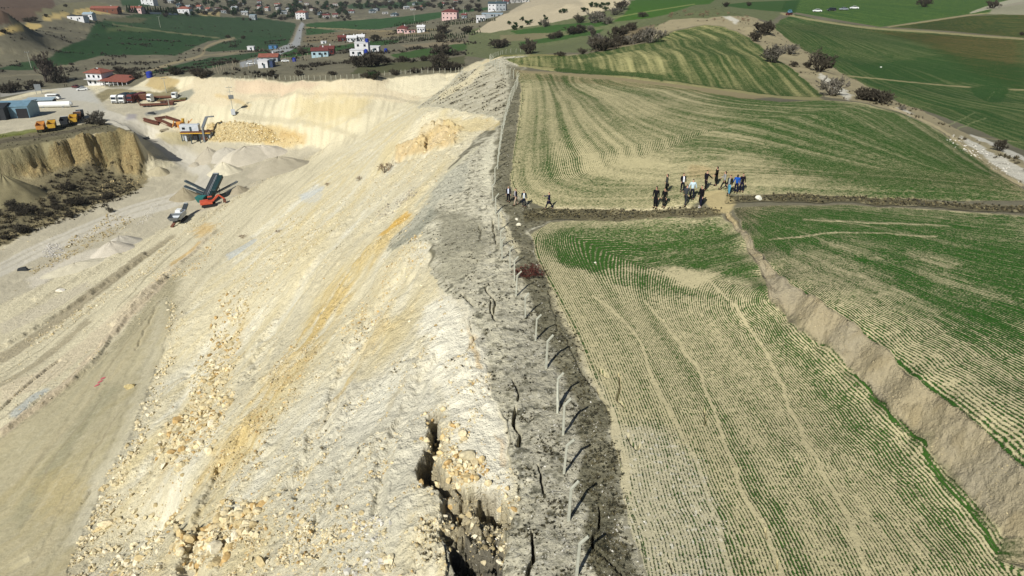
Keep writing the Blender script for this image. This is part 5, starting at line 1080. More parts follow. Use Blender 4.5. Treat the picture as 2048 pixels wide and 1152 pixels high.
def low_loader(px, rz, label, deck, L=13, ramp=True):
    r = empty('low_loader_trailer', P(*px), rz, label, 'trailer'); m = MB(); m.box((0,0,.95),(L,2.6,.28)); m.build('deck', deck, r); m = MB()
    for s in (-1,1): m.beam((-L/2,s*1.28,.8),(L/2,s*1.28,.8),.12,.4)
    m.build('side_rail', RUST, r)
    if ramp:
        for s in (-.8,.8): m = MB(); m.beam((-L/2,s,.95),(-L/2-.9,s,3.0),.7,.12); m.build('ramp', RUST, r)
    m = MB(); m.box((L/2-1.2,0,1.5),(2.6,2.5,.25)); m.box((L/2-2.4,0,1.2),(.3,2.5,.7)); m.build('gooseneck', deck, r); wheels(r, (-L/2+1.5,-L/2+2.8,-L/2+4.1), 1.0, .42, .3); return r
low_loader((315,212), D(13), 'long rusty low-loader trailer with raised ramps in front of the trucks', RUST, 13.5); low_loader((345,204), D(10), 'olive flatbed trailer beside the rusty low-loader', OLIVE, 12, False); low_loader((330,197), D(8), 'brown flatbed trailer behind the white tractor truck', BROWNM, 12, False)
r = empty('truck_cab', P(351,197), D(-100), 'white cab unit at the far end of the flatbed trailers', 'truck', None, .9); m = MB(); m.extrude([(-1,.5),(1.2,.5),(1.28,1.8),(1.0,3.0),(-1,3.1)], -1.2, 1.2); m.build('cab', WHITEP, r, bevel=.1); m = MB(); m.add([(1.30,-1.0,1.85),(1.30,1.0,1.85),(1.1,1.0,2.8),(1.1,-1.0,2.8)],[(0,1,2,3)]); m.build('windscreen', GLASS, r); wheels(r,(.3,),1.0,.5,.3)
# tank, sheds and box body at the yard's left
r = empty('storage_tank', P(108,215), D(8), 'long white cylindrical tank lying by the blue sheds', 'tank'); m = MB(); m.tube((-7,0,1.35),(7,0,1.35),1.25,n=20); m.build('shell', WHITEP, r, smooth=False)
for s in (-1,1): m = MB(); m.tube((s*7,0,1.35),(s*7.7,0,1.35),1.22,.6,n=20); m.build('end_cap', WHITEP, r); m = MB(); m.box((s*4,0,.3),(.6,2.0,.9)); m.build('saddle', STEEL, r)
def gable(r, L, W, H, R, wall, roof, over=.5, open_front=False, axis='x'):
    m = MB(); m.extrude([(-W/2,-1.5),(W/2,-1.5),(W/2,H),(0,H+R),(-W/2,H)], -L/2, L/2, axis='x')
    m.build('wall', wall, r); m = MB()
    for s in (-1,1):
        sl = math.atan2(R, W/2); x0 = s*(W/2+over); z0 = H - over*math.tan(sl)
        m.add([(-L/2-over,x0,z0+.05),(L/2+over,x0,z0+.05),(L/2+over,0,H+R+.05),(-L/2-over,0,H+R+.05),(-L/2-over,x0,z0+.25),(L/2+over,x0,z0+.25),(L/2+over,0,H+R+.25),(-L/2-over,0,H+R+.25)],[(3,2,1,0),(4,5,6,7),(0,1,5,4),(1,2,6,5),(2,3,7,6),(3,0,4,7)])
    return m.build('roof', roof, r)
r = empty('blue_shed', P(42,232), D(8), 'pale blue metal shed with a dark open front', 'shed'); gable(r, 11, 9, 4.6, 1.4, SHEDB, SHEDB, .3); m = MB(); m.box((3.1,-4.56,1.9),(4.2,.1,3.8)); m.build('opening_shade', BLACKP, r); m = MB(); m.box((-3.4,-4.56,1.4),(3.6,.1,2.8)); m.build('opening_shade', BLACKP, r)  # flat black panels stand in for the shade inside the open front
r = empty('dark_shed', P(2,236), D(8), 'dark shed cut by the left edge of the photo', 'shed'); gable(r, 9, 10, 4.6, 1.2, DARKW, DARKW, .2); m = MB(); m.box((0,-5.05,1.8),(5,.1,3.6)); m.build('door', BLACKP, r)
r = empty('flat_roof_shed', P(84,211), D(9), 'long low shed with flat light blue roof behind the tank', 'shed'); m = MB(); m.box((0,1.3,1.3),(11,1.2,2.6)); m.build('wall', DARKW, r); m = MB(); m.box((0,0,2.85),(11.5,4.6,.25),rx=.12); m.build('roof', ZINC, r)
for x in (-5.3,0,5.3): m = MB(); m.box((x,-2,1.25),(.18,.18,2.6)); m.build('post', STEEL, r)
r = empty('site_cabin', P(63,213), D(-10), 'white site cabin between the open blue shed and the flat roof', 'cabin'); m = MB(); m.box((0,0,1.5),(4.5,2.6,2.8)); m.build('wall', WHITEP, r, bevel=.04); m = MB(); m.box((1,-1.32,1.7),(1.2,.06,.8)); m.build('window', GLASS, r); m = MB(); m.box((0,0,2.98),(4.7,2.8,.15)); m.build('roof', ZINC, r)
r = empty('box_truck', P(36,233), D(-75), 'truck with cream box body in front of the open shed', 'truck'); m = MB(); m.box((-.6,0,2.2),(4.6,2.3,2.5)); m.build('box_body', mt('cream_box',206,202,184,.6), r, bevel=.04); m = MB(); m.extrude([(1.9,.6),(3.4,.6),(3.45,1.4),(3.1,2.2),(1.9,2.3)],-1.05,1.05); m.build('cab', STEEL, r, bevel=.05); m = MB(); m.add([(3.47,-.9,1.45),(3.47,.9,1.45),(3.15,.85,2.12),(3.15,-.85,2.12)],[(0,1,2,3)]); m.build('windscreen', GLASS, r); wheels(r,(2.6,-1.8),.95,.45,.3)

# ------------------------------------------------------------------ main building with red roofs
def windows(r, face, xs, z, w, h, y, m=GLASS, frame=None):
    for x in xs:
        q = MB(); q.box((x,y,z) if face == 'y' else (y,x,z), (w,.08,h) if face == 'y' else (.08,w,h)); o = q.build('window', m, r); s = MB(); s.box((x,y,z-h/2-.08) if face == 'y' else (y,x,z-h/2-.08), (w+.2,.2,.1) if face == 'y' else (.2,w+.2,.1)); s.build('sill', WALLW, o)
def hip_roof(r, c, L, W, H, R, m, over=.8):
    x, y = c; l, w = L/2+over, W/2+over; k = max(.2, l-w)
    vs = [(x-l,y-w,H),(x+l,y-w,H),(x+l,y+w,H),(x-l,y+w,H),(x-k,y,H+R),(x+k,y,H+R),(x-l,y-w,H-.2),(x+l,y-w,H-.2),(x+l,y+w,H-.2),(x-l,y+w,H-.2)]
    q = MB(); q.add(vs, [(0,1,5,4),(1,2,5),(2,3,4,5),(3,0,4),(9,8,7,6),(0,6,7,1),(1,7,8,2),(2,8,9,3),(3,9,6,0)]); return q.build('roof', m, r)
r = empty('yard_building', P(192,171), D(-14), 'two-storey white building with red hipped roof and long red porch', 'building')
m = MB(); m.box((0,4,1.8),(9.5,8,9.2)); m.build('wall', WALLW, r); hip_roof(r,(0,4),9.5,8,6.4,1.9,TILE); windows(r,'y',(-3,0,3),4.6,1.2,1.2,-.03); windows(r,'y',(-3,0),1.6,1.2,1.3,-.03); windows(r,'x',(2,6),4.6,1.2,1.2,-4.78); windows(r,'x',(2,6),1.6,1.2,1.2,-4.78)
m = MB(); m.box((0,-.9,3.15),(9.8,1.8,.18)); m.build('balcony', WALLW, r); m = MB(); m.beam((-4.8,-1.75,4.0),(4.8,-1.75,4.0),.08,.08)
for k in range(13): m.box((-4.8+.8*k,-1.75,3.6),(.05,.05,.8))
m.build('railing', STEEL, r)
m = MB(); m.box((12.5,4.5,.9),(15.5,6,5.4)); m.build('side_wing', WALLG, r); m = MB(); m.add([(4.2,-2.6,3.0),(21.5,-2.6,3.0),(21.5,8.3,4.6),(4.2,8.3,4.6),(4.2,-2.6,2.8),(21.5,-2.6,2.8),(21.5,8.3,4.4),(4.2,8.3,4.4)],[(0,1,2,3),(7,6,5,4),(4,5,1,0),(5,6,2,1),(6,7,3,2),(7,4,0,3)]); m.build('porch_roof', TILE, r)
for k in range(7): m = MB(); m.box((5+2.7*k,-2.2,.8),(.22,.22,4.2)); m.build('porch_post', WALLW, r)
m = MB(); m.box((12.5,1.46,1.2),(14.5,.08,1.9)); m.build('porch_glazing', GLASS, r); m = MB(); m.tube((-.3,3.2,7.9),(.9,3.2,8.1),.42,n=12); m.build('water_tank', WHITEP, r); m = MB(); m.box((.6,2.2,7.9),(1.6,.1,1.2),rx=.7); m.build('solar_panel', BLACKP, r)
r = empty('blue_water_tank', P(300,155), 0, 'bright blue plastic tank on the quarry rim', 'tank'); m = MB(); m.tube((0,0,0),(0,0,2.6),1.5,n=16); m.build('drum', BLUEP, r); m = MB(); m.tube((0,0,2.6),(0,0,3.1),1.5,.5,n=16); m.build('lid', BLUEP, r)
r = empty('yard_sign', P(79,188), D(5), 'square frame sign on posts by the entrance road', 'sign'); m = MB(); m.box((0,0,3.2),(3,.12,3)); m.build('panel', STEEL, r)
for s in (-1,1): m = MB(); m.box((s*1.3,0,1),(.15,.15,3.2)); m.build('post', STEEL, r)

# ------------------------------------------------------------------ poles
def pole(px, H, label, kind='h', r0=.18):
    r = empty('power_pole', P(*px), D(20), label, 'power pole'); m = MB(); m.tube((0,0,-.3),(0,0,H),r0,r0*.6,n=8); m.build('pole', CONC, r)
    m = MB(); m.beam((-1.2,0,H-.5),(1.2,0,H-.5),.14,.14); m.build('crossarm', STEEL, r)
    for x in (-1.1,0,1.1): m = MB(); m.tube((x,0,H-.4),(x,0,H),.08,n=6); m.build('insulator', WHITEP, r)
    return r
r = pole((467,228), 11.5, 'pole with transformer and cabinet in front of the pit wall'); m = MB(); m.box((.2,-.7,7.2),(2.0,1.3,1.4)); m.build('transformer', STEEL, r); m = MB(); m.beam((-1.2,0,9.2),(1.2,0,9.2),.14,.14); m.build('crossarm', STEEL, r); m = MB(); m.box((0,-.9,1.0),(1.6,1.2,2.2)); m.build('cabinet', LGREY, r)
pole((333,186), 7, 'small pole at the foot of the excavated bank'); pole((340,219), 4.5, 'short pole beside the dark gravel strip')
pole((63,136), 10, 'white pole at the edge of the green field far left'); pole((321,55), 11, 'thin pole in the middle of the far green field'); pole((829,44), 10, 'thin pole before the pink house'); pole((927,28), 8, 'pole right of the pink house')

# ------------------------------------------------------------------ screening machine with its conveyors
def frame_local(u, v, rz): return P(u, v), rz
def conveyor(r, p, q, w=1.1, belt=RUBBER, fr=SLATE, legs=((.3,),(.75,))):
    p, q = Vector(p), Vector(q); d = (q-p).normalized(); sd_ = d.cross(Vector((0,0,1))).normalized()
    m = MB(); m.beam(p, q, w*.8, .14); o = m.build('belt', belt, r); m = MB()
    for s in (-1,1): m.beam(p+sd_*s*w*.5-Vector((0,0,.1)), q+sd_*s*w*.5-Vector((0,0,.1)), .12, .42)
    L = (q-p).length
    for k in range(int(L//1.2)): c = p+d*(.6+1.2*k)-Vector((0,0,.25)); m.beam(c-sd_*w*.5, c+sd_*w*.5, .08, .08)
    m.build('conveyor_frame', fr, r); m = MB(); m.tube(q-sd_*w*.45, q+sd_*w*.45, .26, n=10); m.build('head_drum', STEEL, r); return o
c0 = P(419,397)
def WP(u, v, h=0.0):
    """point h metres above where a photo pixel would meet the floor, found by its own depth"""
    a = (u-1024)/FPX; b = (v-576)/FPX; zz = c0.z + h; d = (CAM_Z-zz)/(ST+b*CT); return Vector((a*d, d*(CT-b*ST), zz))
r = empty('screening_machine', c0, 0, 'dark tracked screening machine with long raised conveyor and side conveyors', 'screener')
def LP(u, v, h): return WP(u, v, h) - c0
m = MB(); A = LP(408,397,2.2); B = LP(432,347,7.0); dd = (B-A); dn = dd.normalized()
conveyor(r, A, B, 1.9, RUBBER, SLATE)
mid = A.lerp(B,.35)
m = MB(); s_ = dn.cross(Vector((0,0,1))).normalized()
m.beam(A.lerp(B,.05)-Vector((0,0,1.2))+s_*.9, A.lerp(B,.75)-Vector((0,0,1.3))+s_*.9, 1.5, 2.0); m.build('engine_housing', DGREEN, r, bevel=.08)
m = MB(); m.beam(A.lerp(B,.3)+s_*1.9-Vector((0,0,.2)), A.lerp(B,.95)+s_*1.7-Vector((0,0,.5)), 1.5, 1.1); m.build('screen_box', DGREEN, r, bevel=.06)
g0 = A.lerp(B,.25); gx = Vector((dd.x, dd.y, 0)).normalized()
for s in (-1,1):
    c = Vector((g0.x,g0.y,.45)) + gx.cross(Vector((0,0,1)))*s*1.1; m = MB(); m.beam(c-gx*2.4, c+gx*2.4, .5, .9); m.build('track', TYRE, r, bevel=.15)
for t in (.55,.9):
    c = A.lerp(B,t); m = MB()
    for s in (-1,1): m.beam(c+s_*s*.8, Vector((c.x,c.y,0))+s_*s*.8-gx*.6, .16, .16)
    m.build('leg', SLATE, r)
m = MB(); h0 = LP(402,398,2.2); m.add([h0+Vector(v) for v in ((-.9,-.8,-1),(.9,-.8,-1),(.9,.8,-1),(-.9,.8,-1),(-1.4,-1.4,.9),(1.4,-1.4,.9),(1.4,1.4,.9),(-1.4,1.4,.9))],[(3,2,1,0),(0,1,5,4),(1,2,6,5),(2,3,7,6),(3,0,4,7),(4,5,6,7)]); m.build('feed_hopper', DTEAL, r)
conveyor(r, LP(416,383,1.6), LP(371,361.5,3.4), .9); conveyor(r, LP(412,388,1.6), LP(370,372,3.2), .9); conveyor(r, LP(430,386,1.4), LP(474,363,3.6), .8, RUBBER, STEEL)
conveyor(r, LP(432,392,.9), LP(452,386,1.4), .9)
m = MB()
for k in range(9): c = A.lerp(B,.1+.09*k); m.beam(c+s_*1.02, c+s_*1.02+Vector((0,0,1.0)), .05, .05)
m.beam(A.lerp(B,.1)+s_*1.02+Vector((0,0,1)), A.lerp(B,.82)+s_*1.02+Vector((0,0,1)), .05, .05); m.build('handrail', LGREY, r)
r = empty('excavator', P(418,413), D(25), 'red-orange crawler loader working beside the screening machine', 'excavator', None, 1.05)
for s in (-1,1): m = MB(); m.extrude([(-1.8,.2),(1.8,.2),(2.1,.5),(1.8,.9),(-1.8,.9),(-2.1,.5)], s*1.1-.3, s*1.1+.3); m.build('track', TYRE, r)
m = MB(); m.extrude([(-2.3,1.0),(1.2,1.0),(1.2,1.7),(-.4,2.0),(-2.3,1.9)], -1.3, 1.3); m.build('engine_cover', REDORG, r, bevel=.08); m = MB(); m.box((.7,.75,2.1),(1.3,1.0,1.6)); m = m.build('cab', REDORG, r, bevel=.05); q = MB(); q.box((.75,.75,2.35),(1.34,1.04,.8)); q.build('window', GLASS, m)
m = MB(); m.beam((1.0,-.3,1.5),(3.2,-.3,3.4),.4,.5); m.beam((3.2,-.3,3.4),(4.7,-.3,1.9),.32,.4); m.build('boom', REDORG, r); m = MB(); m.extrude([(4.3,1.9),(5.1,1.7),(5.0,.8),(4.2,1.0)],-.9,.3); m.build('bucket', RUST, r)
r = empty('loading_hopper', P(414,405), D(40), 'reddish hopper bin between the loader and the teal feeder', 'hopper'); m = MB(); m.add([(-.9,-.9,.5),(.9,-.9,.5),(.9,.9,.5),(-.9,.9,.5),(-1.7,-1.6,2.3),(1.7,-1.6,2.3),(1.7,1.6,2.3),(-1.7,1.6,2.3),(-1.4,-1.3,2.1),(1.4,-1.3,2.1),(1.4,1.3,2.1),(-1.4,1.3,2.1)],[(3,2,1,0),(0,1,5,4),(1,2,6,5),(2,3,7,6),(3,0,4,7),(4,5,9,8),(5,6,10,9),(6,7,11,10),(7,4,8,11),(8,9,10,11)]); m.build('bin', REDORG, r)
for x in (-.8,.8):
    for y in (-.8,.8): m = MB(); m.box((x,y,.3),(.15,.15,.8)); m.build('leg', RUST, r)
# grey crusher
r = empty('mobile_crusher', P(362,441), PX(352,447,378,424), 'light grey mobile crusher standing in front of the screening machine', 'crusher', None, 1.05)
m = MB(); m.extrude([(-2.6,1.1),(2.4,1.1),(2.4,2.5),(-1.8,2.7),(-2.6,2.2)], -1.1, 1.1); m.build('main_body', LGREY, r, bevel=.08); m = MB(); m.box((.4,.2,2.9),(2.0,1.4,.7)); m.build('engine_cover', WHITEP, r, bevel=.05)
for s in (-1,1): m = MB(); m.extrude([(-2.3,.1),(2.0,.1),(2.3,.4),(2.0,.85),(-2.3,.85),(-2.6,.4)], s*1.1-.25, s*1.1+.25); m.build('track', TYRE, r)
conveyor(r, (2.0,0,1.4), (6.2,0,3.0), 1.1); m = MB()
m.add([(-2.4,-.9,1.8),(-2.4,.9,1.8),(-4.9,.9,1.6),(-4.9,-.9,1.6),(-2.3,-1.5,3.0),(-2.3,1.5,3.0),(-5.4,1.5,2.7),(-5.4,-1.5,2.7)],[(0,1,2,3),(0,4,5,1),(1,5,6,2),(2,6,7,3),(3,7,4,0)]); m.build('feed_hopper', STEEL, r); m = MB(); m.beam((-4.9,0,1.0),(-6.4,.3,.5),.8,.3); m.build('tail_plate', RUST, r)

# ------------------------------------------------------------------ primary crusher plant with steel frame and ramp
rz = D(3); r = empty('crushing_plant', P(396,284), rz, 'open steel-framed crushing plant with yellow beams beside the block wall', 'crushing plant')
m = MB(); m.box((-4.8,1,1.8),(1.4,3,4.2)); m.build('end_wall', LGREY, r); m = MB(); m.box((2.6,2.2,1.6),(6.5,.5,3.8)); m.box((5.4,1,1.4),(.6,3,3.4)); m.build('lower_wall', LGREY, r)
for x in (-5.6,-2,1.6,5.2):
    for y in (-1.4,2.4): m = MB(); m.box((x,y,1.9),(.3,.3,4.6)); m.build('column', SLATE, r)
for y in (-1.4,2.4): m = MB(); m.box((.1,y,3.95),(12.2,.32,.4)); m.build('beam', YEL, r)
m = MB(); m.box((-.5,.5,2.1),(1.8,2.2,2.6)); m.build('crusher_housing', DARKW, r, bevel=.1); m = MB(); m.tube((3.4,-1.7,1.8),(3.4,-1.2,1.8),1.0,n=16); m.build('flywheel', RUST, r)
m = MB(); m.box((0,.5,4.3),(12,4,.2)); m.build('deck', RUST, r)
r = empty('office_container', P(388,284) + Vector((-1.0,1.2,4.45)), rz, 'white container cabin standing on the crushing plant deck', 'container'); m = MB(); m.box((0,0,1.35),(7.6,2.6,2.6)); m.build('shell', LGREY, r, bevel=.05); m = MB(); m.box((-2.2,-1.32,1.2),(1.2,.06,.9)); m.build('window', GLASS, r); m = MB(); m.box((.6,-1.32,.95),(.9,.06,1.8)); m.build('door', SLATE, r)
r = empty('retaining_ramp', P(410,284), 0, 'tall concrete ramp wall leaning against the block bank', 'wall'); q = P(427,242) - P(410,284); m = MB(); m.beam((0,0,0),(0.2,0,6.2),.7,1.0); m.beam((.2,0,6.0),(q.x*.55,q.y*.5,9.0),1.1,.5); m.beam((q.x*.55,q.y*.5,9.0),(q.x*.55+3,q.y*.5,9.2),1.1,.4); m.build('wall_slab', STEEL, r)
r = empty('yellow_machine', P(362,256), D(-30), 'heap of yellow and rusty plant machinery behind the container', 'machine')
rr = random.Random(3)
m = MB(); m.box((0,0,1.4),(2.6,2,2.4)); m.build('body', ORG, r, bevel=.1); m = MB()
for k in range(9): a = Vector((rr.uniform(-3,3),rr.uniform(-3,3),rr.uniform(.2,1))); m.beam(a, a+Vector((rr.uniform(-2.5,2.5),rr.uniform(-2.5,2.5),rr.uniform(.4,2.6))), .3, .3)
m.build('arm', ORG, r); m = MB(); m.tube((-1.8,-1.5,1.2),(-1.8,1.0,1.2),1.0,n=14); m.build('drum', RUST, r); m = MB(); m.tube((1.5,.6,2.6),(1.5,.6,4.0),.4,.7,n=10); m.build('funnel', YEL, r)
for i, (a, b, w, lab) in enumerate((((288,242),(318,250),1.5,'left rusty steel girder lying on the gravel'), ((314,242),(345,255),1.6,'middle rusty steel girder lying on the gravel'), ((332,237),(360,246),1.3,'right rusty steel girder running under the yellow machinery'), ((310,240),(331,237),.9,'thin rusty bar lying behind the girders'))):
    pa, pb = P(*a), P(*b); r = empty('steel_girder', pa, 0, lab, 'girder'); q = pb-pa; m = MB(); q1 = q+Vector((0,0,.7)); m.beam((0,0,.7), q1, w*.22, w*.7); m.build('web', RUST, r); m = MB(); m.beam((0,0,.7-w*.35), q1-Vector((0,0,w*.35)), w*.8, .16); m.build('flange', RUST, r); m = MB(); m.beam((0,0,.7+w*.35), q1+Vector((0,0,w*.35)), w*.8, .16); m.build('flange', RUST, r)
for i, (u, v, L, a, lab, mm) in enumerate(((292,279,3.2,30,'short dark beam lying beside the haul road',DARKW),(303,228,3.4,-8,'dark scrap block on the grey gravel strip',DARKW),(329,262,4.0,25,'thin grey plank on the ground near the plant',WOOD),(46,541,2.6,10,'dark lump of scrap on the lower haul road verge',DARKW))):
    r = empty('scrap_piece', P(u,v), D(a), lab, 'scrap'); m = MB(); m.box((0,0,.35),(L,.8,.7),taper=.8); m.build('block', mm, r, bevel=.08); m = MB(); m.beam((-L*.3,.2,.6),(L*.4,-.1,1.0),.25,.25); m.build('bar', mm, r)
M_PINK = mt('pink_marker', 206,96,110, .8)
for i, (u, v, lab) in enumerate(((206,757,'topmost of three pink paint dashes on the bench'), (200,764,'middle of three pink paint dashes on the bench'), (194,771,'lowest of three pink paint dashes on the bench'))):
    p = P(u, v); m = MB(); n = 12; R_ = random.Random(i); e = 1e-3
    vs = []
    for k in range(n):
        t = 6.2832*k/n; rr_ = R_.uniform(.85,1.1); x = .24*math.cos(t)*rr_; y = .42*math.sin(t)*rr_; X = p.x + x*.8 + y*.6; Y = p.y - x*.6 + y*.8; vs.append((X - p.x, Y - p.y, float(Hxy(X, Y)) - p.z + .06))
    vs.append((0,0,float(Hxy(p.x,p.y)) - p.z + .06)); m.add(vs, [(k,(k+1)%n,n) for k in range(n)]); o = m.build('paint_mark', M_PINK); o.location = p; tag(o, lab, 'paint mark', 'pink paint dashes on the bench')

# ------------------------------------------------------------------ gravel stockpiles
M_GRAV = tint_material('gravel', nscale=5, nvar=.2, bump=.5)
def pile(px, rad_, h, col, label, sx=1.0, sy=1.0, rz=0.0, ridge_=0.0, seed=0):
    p = P(*px); rings, seg = 16, 56; V = []; R_ = np.random.default_rng(seed + 5); ph = R_.uniform(0, 6, 5)
    rr_ = np.linspace(0, 1, rings); ca, sa = math.cos(rz), math.sin(rz)
    for i, t in enumerate(rr_):
        for k in range(seg):
            a = 6.2832*k/seg; wob = 1 + .07*math.sin(2*a+ph[0]) + .05*math.sin(3*a+ph[1]) + .03*math.sin(7*a+ph[2]) * t
            lx = math.cos(a)*t*rad_*sx*wob + math.copysign(ridge_*min(1,abs(math.cos(a))*1.5), math.cos(a)) * min(1, t*4); ly = math.sin(a)*t*rad_*sy*wob
            x = lx*ca-ly*sa; y = lx*sa+ly*ca; zz = h*(1-t)**1.04*(1+.03*math.sin(9*a+ph[3])) - .02*rad_*t
            gz = float(Hxy(p.x+x, p.y+y)) - p.z; V.append((x, y, max(gz - .15 + 0*t, min(gz, 0)*t + gz*t*.6 + zz) if t < .98 else gz - .25))
    V = np.array(V, np.float32); F = []
    for i in range(rings-1):
        for k in range(seg):
            a, b = i*seg+k, i*seg+(k+1)%seg; F += [(a, a+seg, b+seg), (a, b+seg, b)]
    nz_ = fbm(V[:,0]/1.5+seed, V[:,1]/1.5, 3); V[:,2] += .12*nz_; T = np.tile(C3(*col), (len(V),1))*(1+.15*nz_[:,None])
    o = raw_mesh('gravel_pile', V, np.array(F), M_GRAV, T, None, True); o.location = p; tag(o, label, 'gravel pile', 'gravel stockpiles on the quarry floor')
GP = (172,164,146); GL_ = (204,196,172)
pile((420,318), 6.6, 4.8, GP, 'pointed grey gravel pile furthest left of the back group', 1.1, 1, .2, 0, 1); pile((455,316), 6.2, 4.2, (178,172,158), 'rounded grey gravel pile second in the back group', 1.2, 1, .3, 1.5, 2); pile((494,317), 6.8, 4.8, (196,188,170), 'long pale gravel ridge right of the grey ones', 1.2, 1, .9, 5, 3)
pile((449,344), 5.4, 3.8, GL_, 'pale cone of gravel behind the screening machine', 1.2, 1, .2, .5, 4); pile((560,341), 8, 5.2, (168,160,140), 'big grey gravel pile against the slope at the right', 1.3, 1, .5, 3, 5); pile((524,306), 6, 3.2, (190,182,166), 'low pale gravel pile at the back right', 1.3, 1, .4, 2, 6)
pile((371,396), 4.8, 3.6, (150,140,116), 'dark gravel cone under the left conveyors', 1.1, 1, 0, 0, 7); pile((478,383), 3.8, 2.2, (160,150,128), 'small gravel cone under the right conveyor', 1, 1, 0, 0, 8); pile((318,343), 3.8, 2.0, (176,166,138), 'low gravel heap at the foot of the mound by the road', 1.2, 1, 0, 0, 9)
pile((226,502), 4.4, 2.8, (196,188,172), 'pale cone of crushed stone on the lower floor', 1.2, 1, 1.0, 1, 10); pile((243,489), 4.0, 2.6, (186,180,166), 'pale crushed stone pile just behind the lower cone', 1.2, 1, 1.0, 1, 11); pile((18,392), 11, 7, (136,128,98), 'olive spoil cone at the foot of the mound on the left edge', 1, 1, 0, 0, 12)
pile((152,536), 5, 1.4, GL_, 'low pale heap on the lower quarry floor', 1.5, 1, .9, 1, 13); pile((390,330), 3, 1.2, GP, 'small grey heap on the floor left of the back piles', 1, 1, 0, 0, 14)
# ------------------------------------------------------------------ bare bushes and trees
M_TWIG = tint_material('bare_twigs', nscale=2, nvar=.2, bump=0)
def bush_mesh(seed, H=1.0, W=1.1, stems=9, depth=4, thick=.018, multi=True, cols=((66,62,52),(84,78,66),(54,50,42))):
    R_ = random.Random(seed); V = []; F = []; T = []
    def seg(a, b, r0, r1, c):
        d = (b-a); n = len(V)
        if d.length < 1e-5: return
        o = d.orthogonal().normalized(); o2 = d.normalized().cross(o)
        for p, r in ((a, r0), (b, r1)):
            for k in range(3): t = 2.094*k; V.append(p + (o*math.cos(t)+o2*math.sin(t))*r); T.append(c)
        for k in range(3): k2 = (k+1) % 3; F.extend([(n+k, n+k2, n+3+k2), (n+k, n+3+k2, n+3+k)])
    pal = [C3(*c) for c in cols]
    def grow(p, d, L, r, lv):
        c = pal[R_.randrange(len(pal))]; q = p + d*L; m = p.lerp(q, .5) + Vector((R_.uniform(-1,1), R_.uniform(-1,1), R_.uniform(-1,1)))*L*.09
        seg(p, m, r, r*.8, c); seg(m, q, r*.8, r*.6, c)
        if lv <= 0: return
        for k in range(R_.choice((2,3,3)) + (1 if lv == 1 else 0)):
            v = Vector((R_.uniform(-1,1), R_.uniform(-1,1), R_.uniform(-.35,.9))).normalized(); nd = (d*.75 + v*.75).normalized(); grow(p + (q-p)*R_.uniform(.45,1.0), nd, L*R_.uniform(.55,.8), max(r*.6, thick*.45), lv-1)
    for s in range(stems):
        a = 6.2832*s/stems + R_.uniform(-.3,.3); t = R_.uniform(.1,.95) if multi else R_.uniform(.0,.25)
        d = Vector((math.cos(a)*math.sin(t)*W, math.sin(a)*math.sin(t)*W, math.cos(t))).normalized(); grow(Vector((math.cos(a)*.06, math.sin(a)*.06, 0)), d, H*(.34 if multi else .42)*R_.uniform(.8,1.15), thick*(1 if multi else 2.2), depth)
    return np.array([v[:] for v in V], np.float32), np.array(F, np.int32), np.array(T, np.float32)
def data_mesh(name, t, m): v, f, c = t; o = raw_mesh(name, v, f, m, c); me = o.data; bpy.data.objects.remove(o); return me
BUSH = [data_mesh('twigs', bush_mesh(s, stems=13, depth=4, thick=.03), M_TWIG) for s in range(5)]
GBUSH = [data_mesh('twigs', bush_mesh(20+s, stems=12, depth=4, thick=.028, cols=((106,102,92),(128,122,110),(86,82,72))), M_TWIG) for s in range(2)]
TREE = [data_mesh('twigs', bush_mesh(40+s, stems=3, depth=5, thick=.022, multi=False, cols=((74,66,60),(92,84,74))), M_TWIG) for s in range(3)]
RBUSH = [data_mesh('twigs', bush_mesh(60, stems=16, depth=4, thick=.012, W=1.6, cols=((110,62,52),(84,50,44),(64,44,38))), M_TWIG)]
PBUSH = [data_mesh('twigs', bush_mesh(70, stems=7, depth=4, thick=.012, cols=((150,130,104),(116,98,80))), M_TWIG)]
CUSH = [data_mesh('twigs', (TS[0][0]*.5, TS[0][1], np.tile(C3(70,66,52),(len(TS[0][0]),1)).astype(np.float32)), M_TWIG)]
def leafy(seed, H=1.0, W=.7, n=900, cone=False, cols=((44,62,36),(58,78,44),(34,50,30)), s0=.07):
    R_ = np.random.default_rng(seed); V = []; F = []; T = []; pal = [C3(*c) for c in cols]
    cl_ = [(R_.normal(0,.28,3)*[W,W,.55] + [0,0,.58]) for _ in range(14)]
    for k in range(n):
        if cone: z = R_.uniform(.08,1)**.9; rr_ = (1-z)*W*.5*R_.uniform(.5,1.1); a = R_.uniform(0,6.28); c = np.array([math.cos(a)*rr_, math.sin(a)*rr_, z])
        else: c = cl_[R_.integers(14)] + R_.normal(0,.095,3); c[2] = max(c[2], .08)
        d1 = R_.normal(size=3); d1 /= np.linalg.norm(d1); d2 = np.cross(d1, R_.normal(size=3)); d2 /= np.linalg.norm(d2)+1e-9; s = s0*R_.uniform(.6,1.3)
        n0 = len(V); V += [c-d1*s-d2*s*.6, c+d1*s-d2*s*.4, c+d2*s]; F.append((n0,n0+1,n0+2)); col = pal[R_.integers(len(pal))]; T += [col]*3
    t = bush_mesh(seed, H=.8, stems=2, depth=2, thick=.03, multi=False); n0 = len(V); return (np.concatenate([np.array(V, np.float32), t[0]]), np.concatenate([np.array(F, np.int32), t[1]+n0]), np.concatenate([np.array(T, np.float32), t[2]]))
LEAF = [data_mesh('leaves', leafy(s), M_TWIG) for s in range(3)]; CON = [data_mesh('leaves', leafy(10+s, W=.6, n=420, cone=True, s0=.06), M_TWIG) for s in range(2)]; SAP = [data_mesh('leaves', leafy(30, W=.7, n=60, cone=True, s0=.12), M_TWIG)]
ci = 0
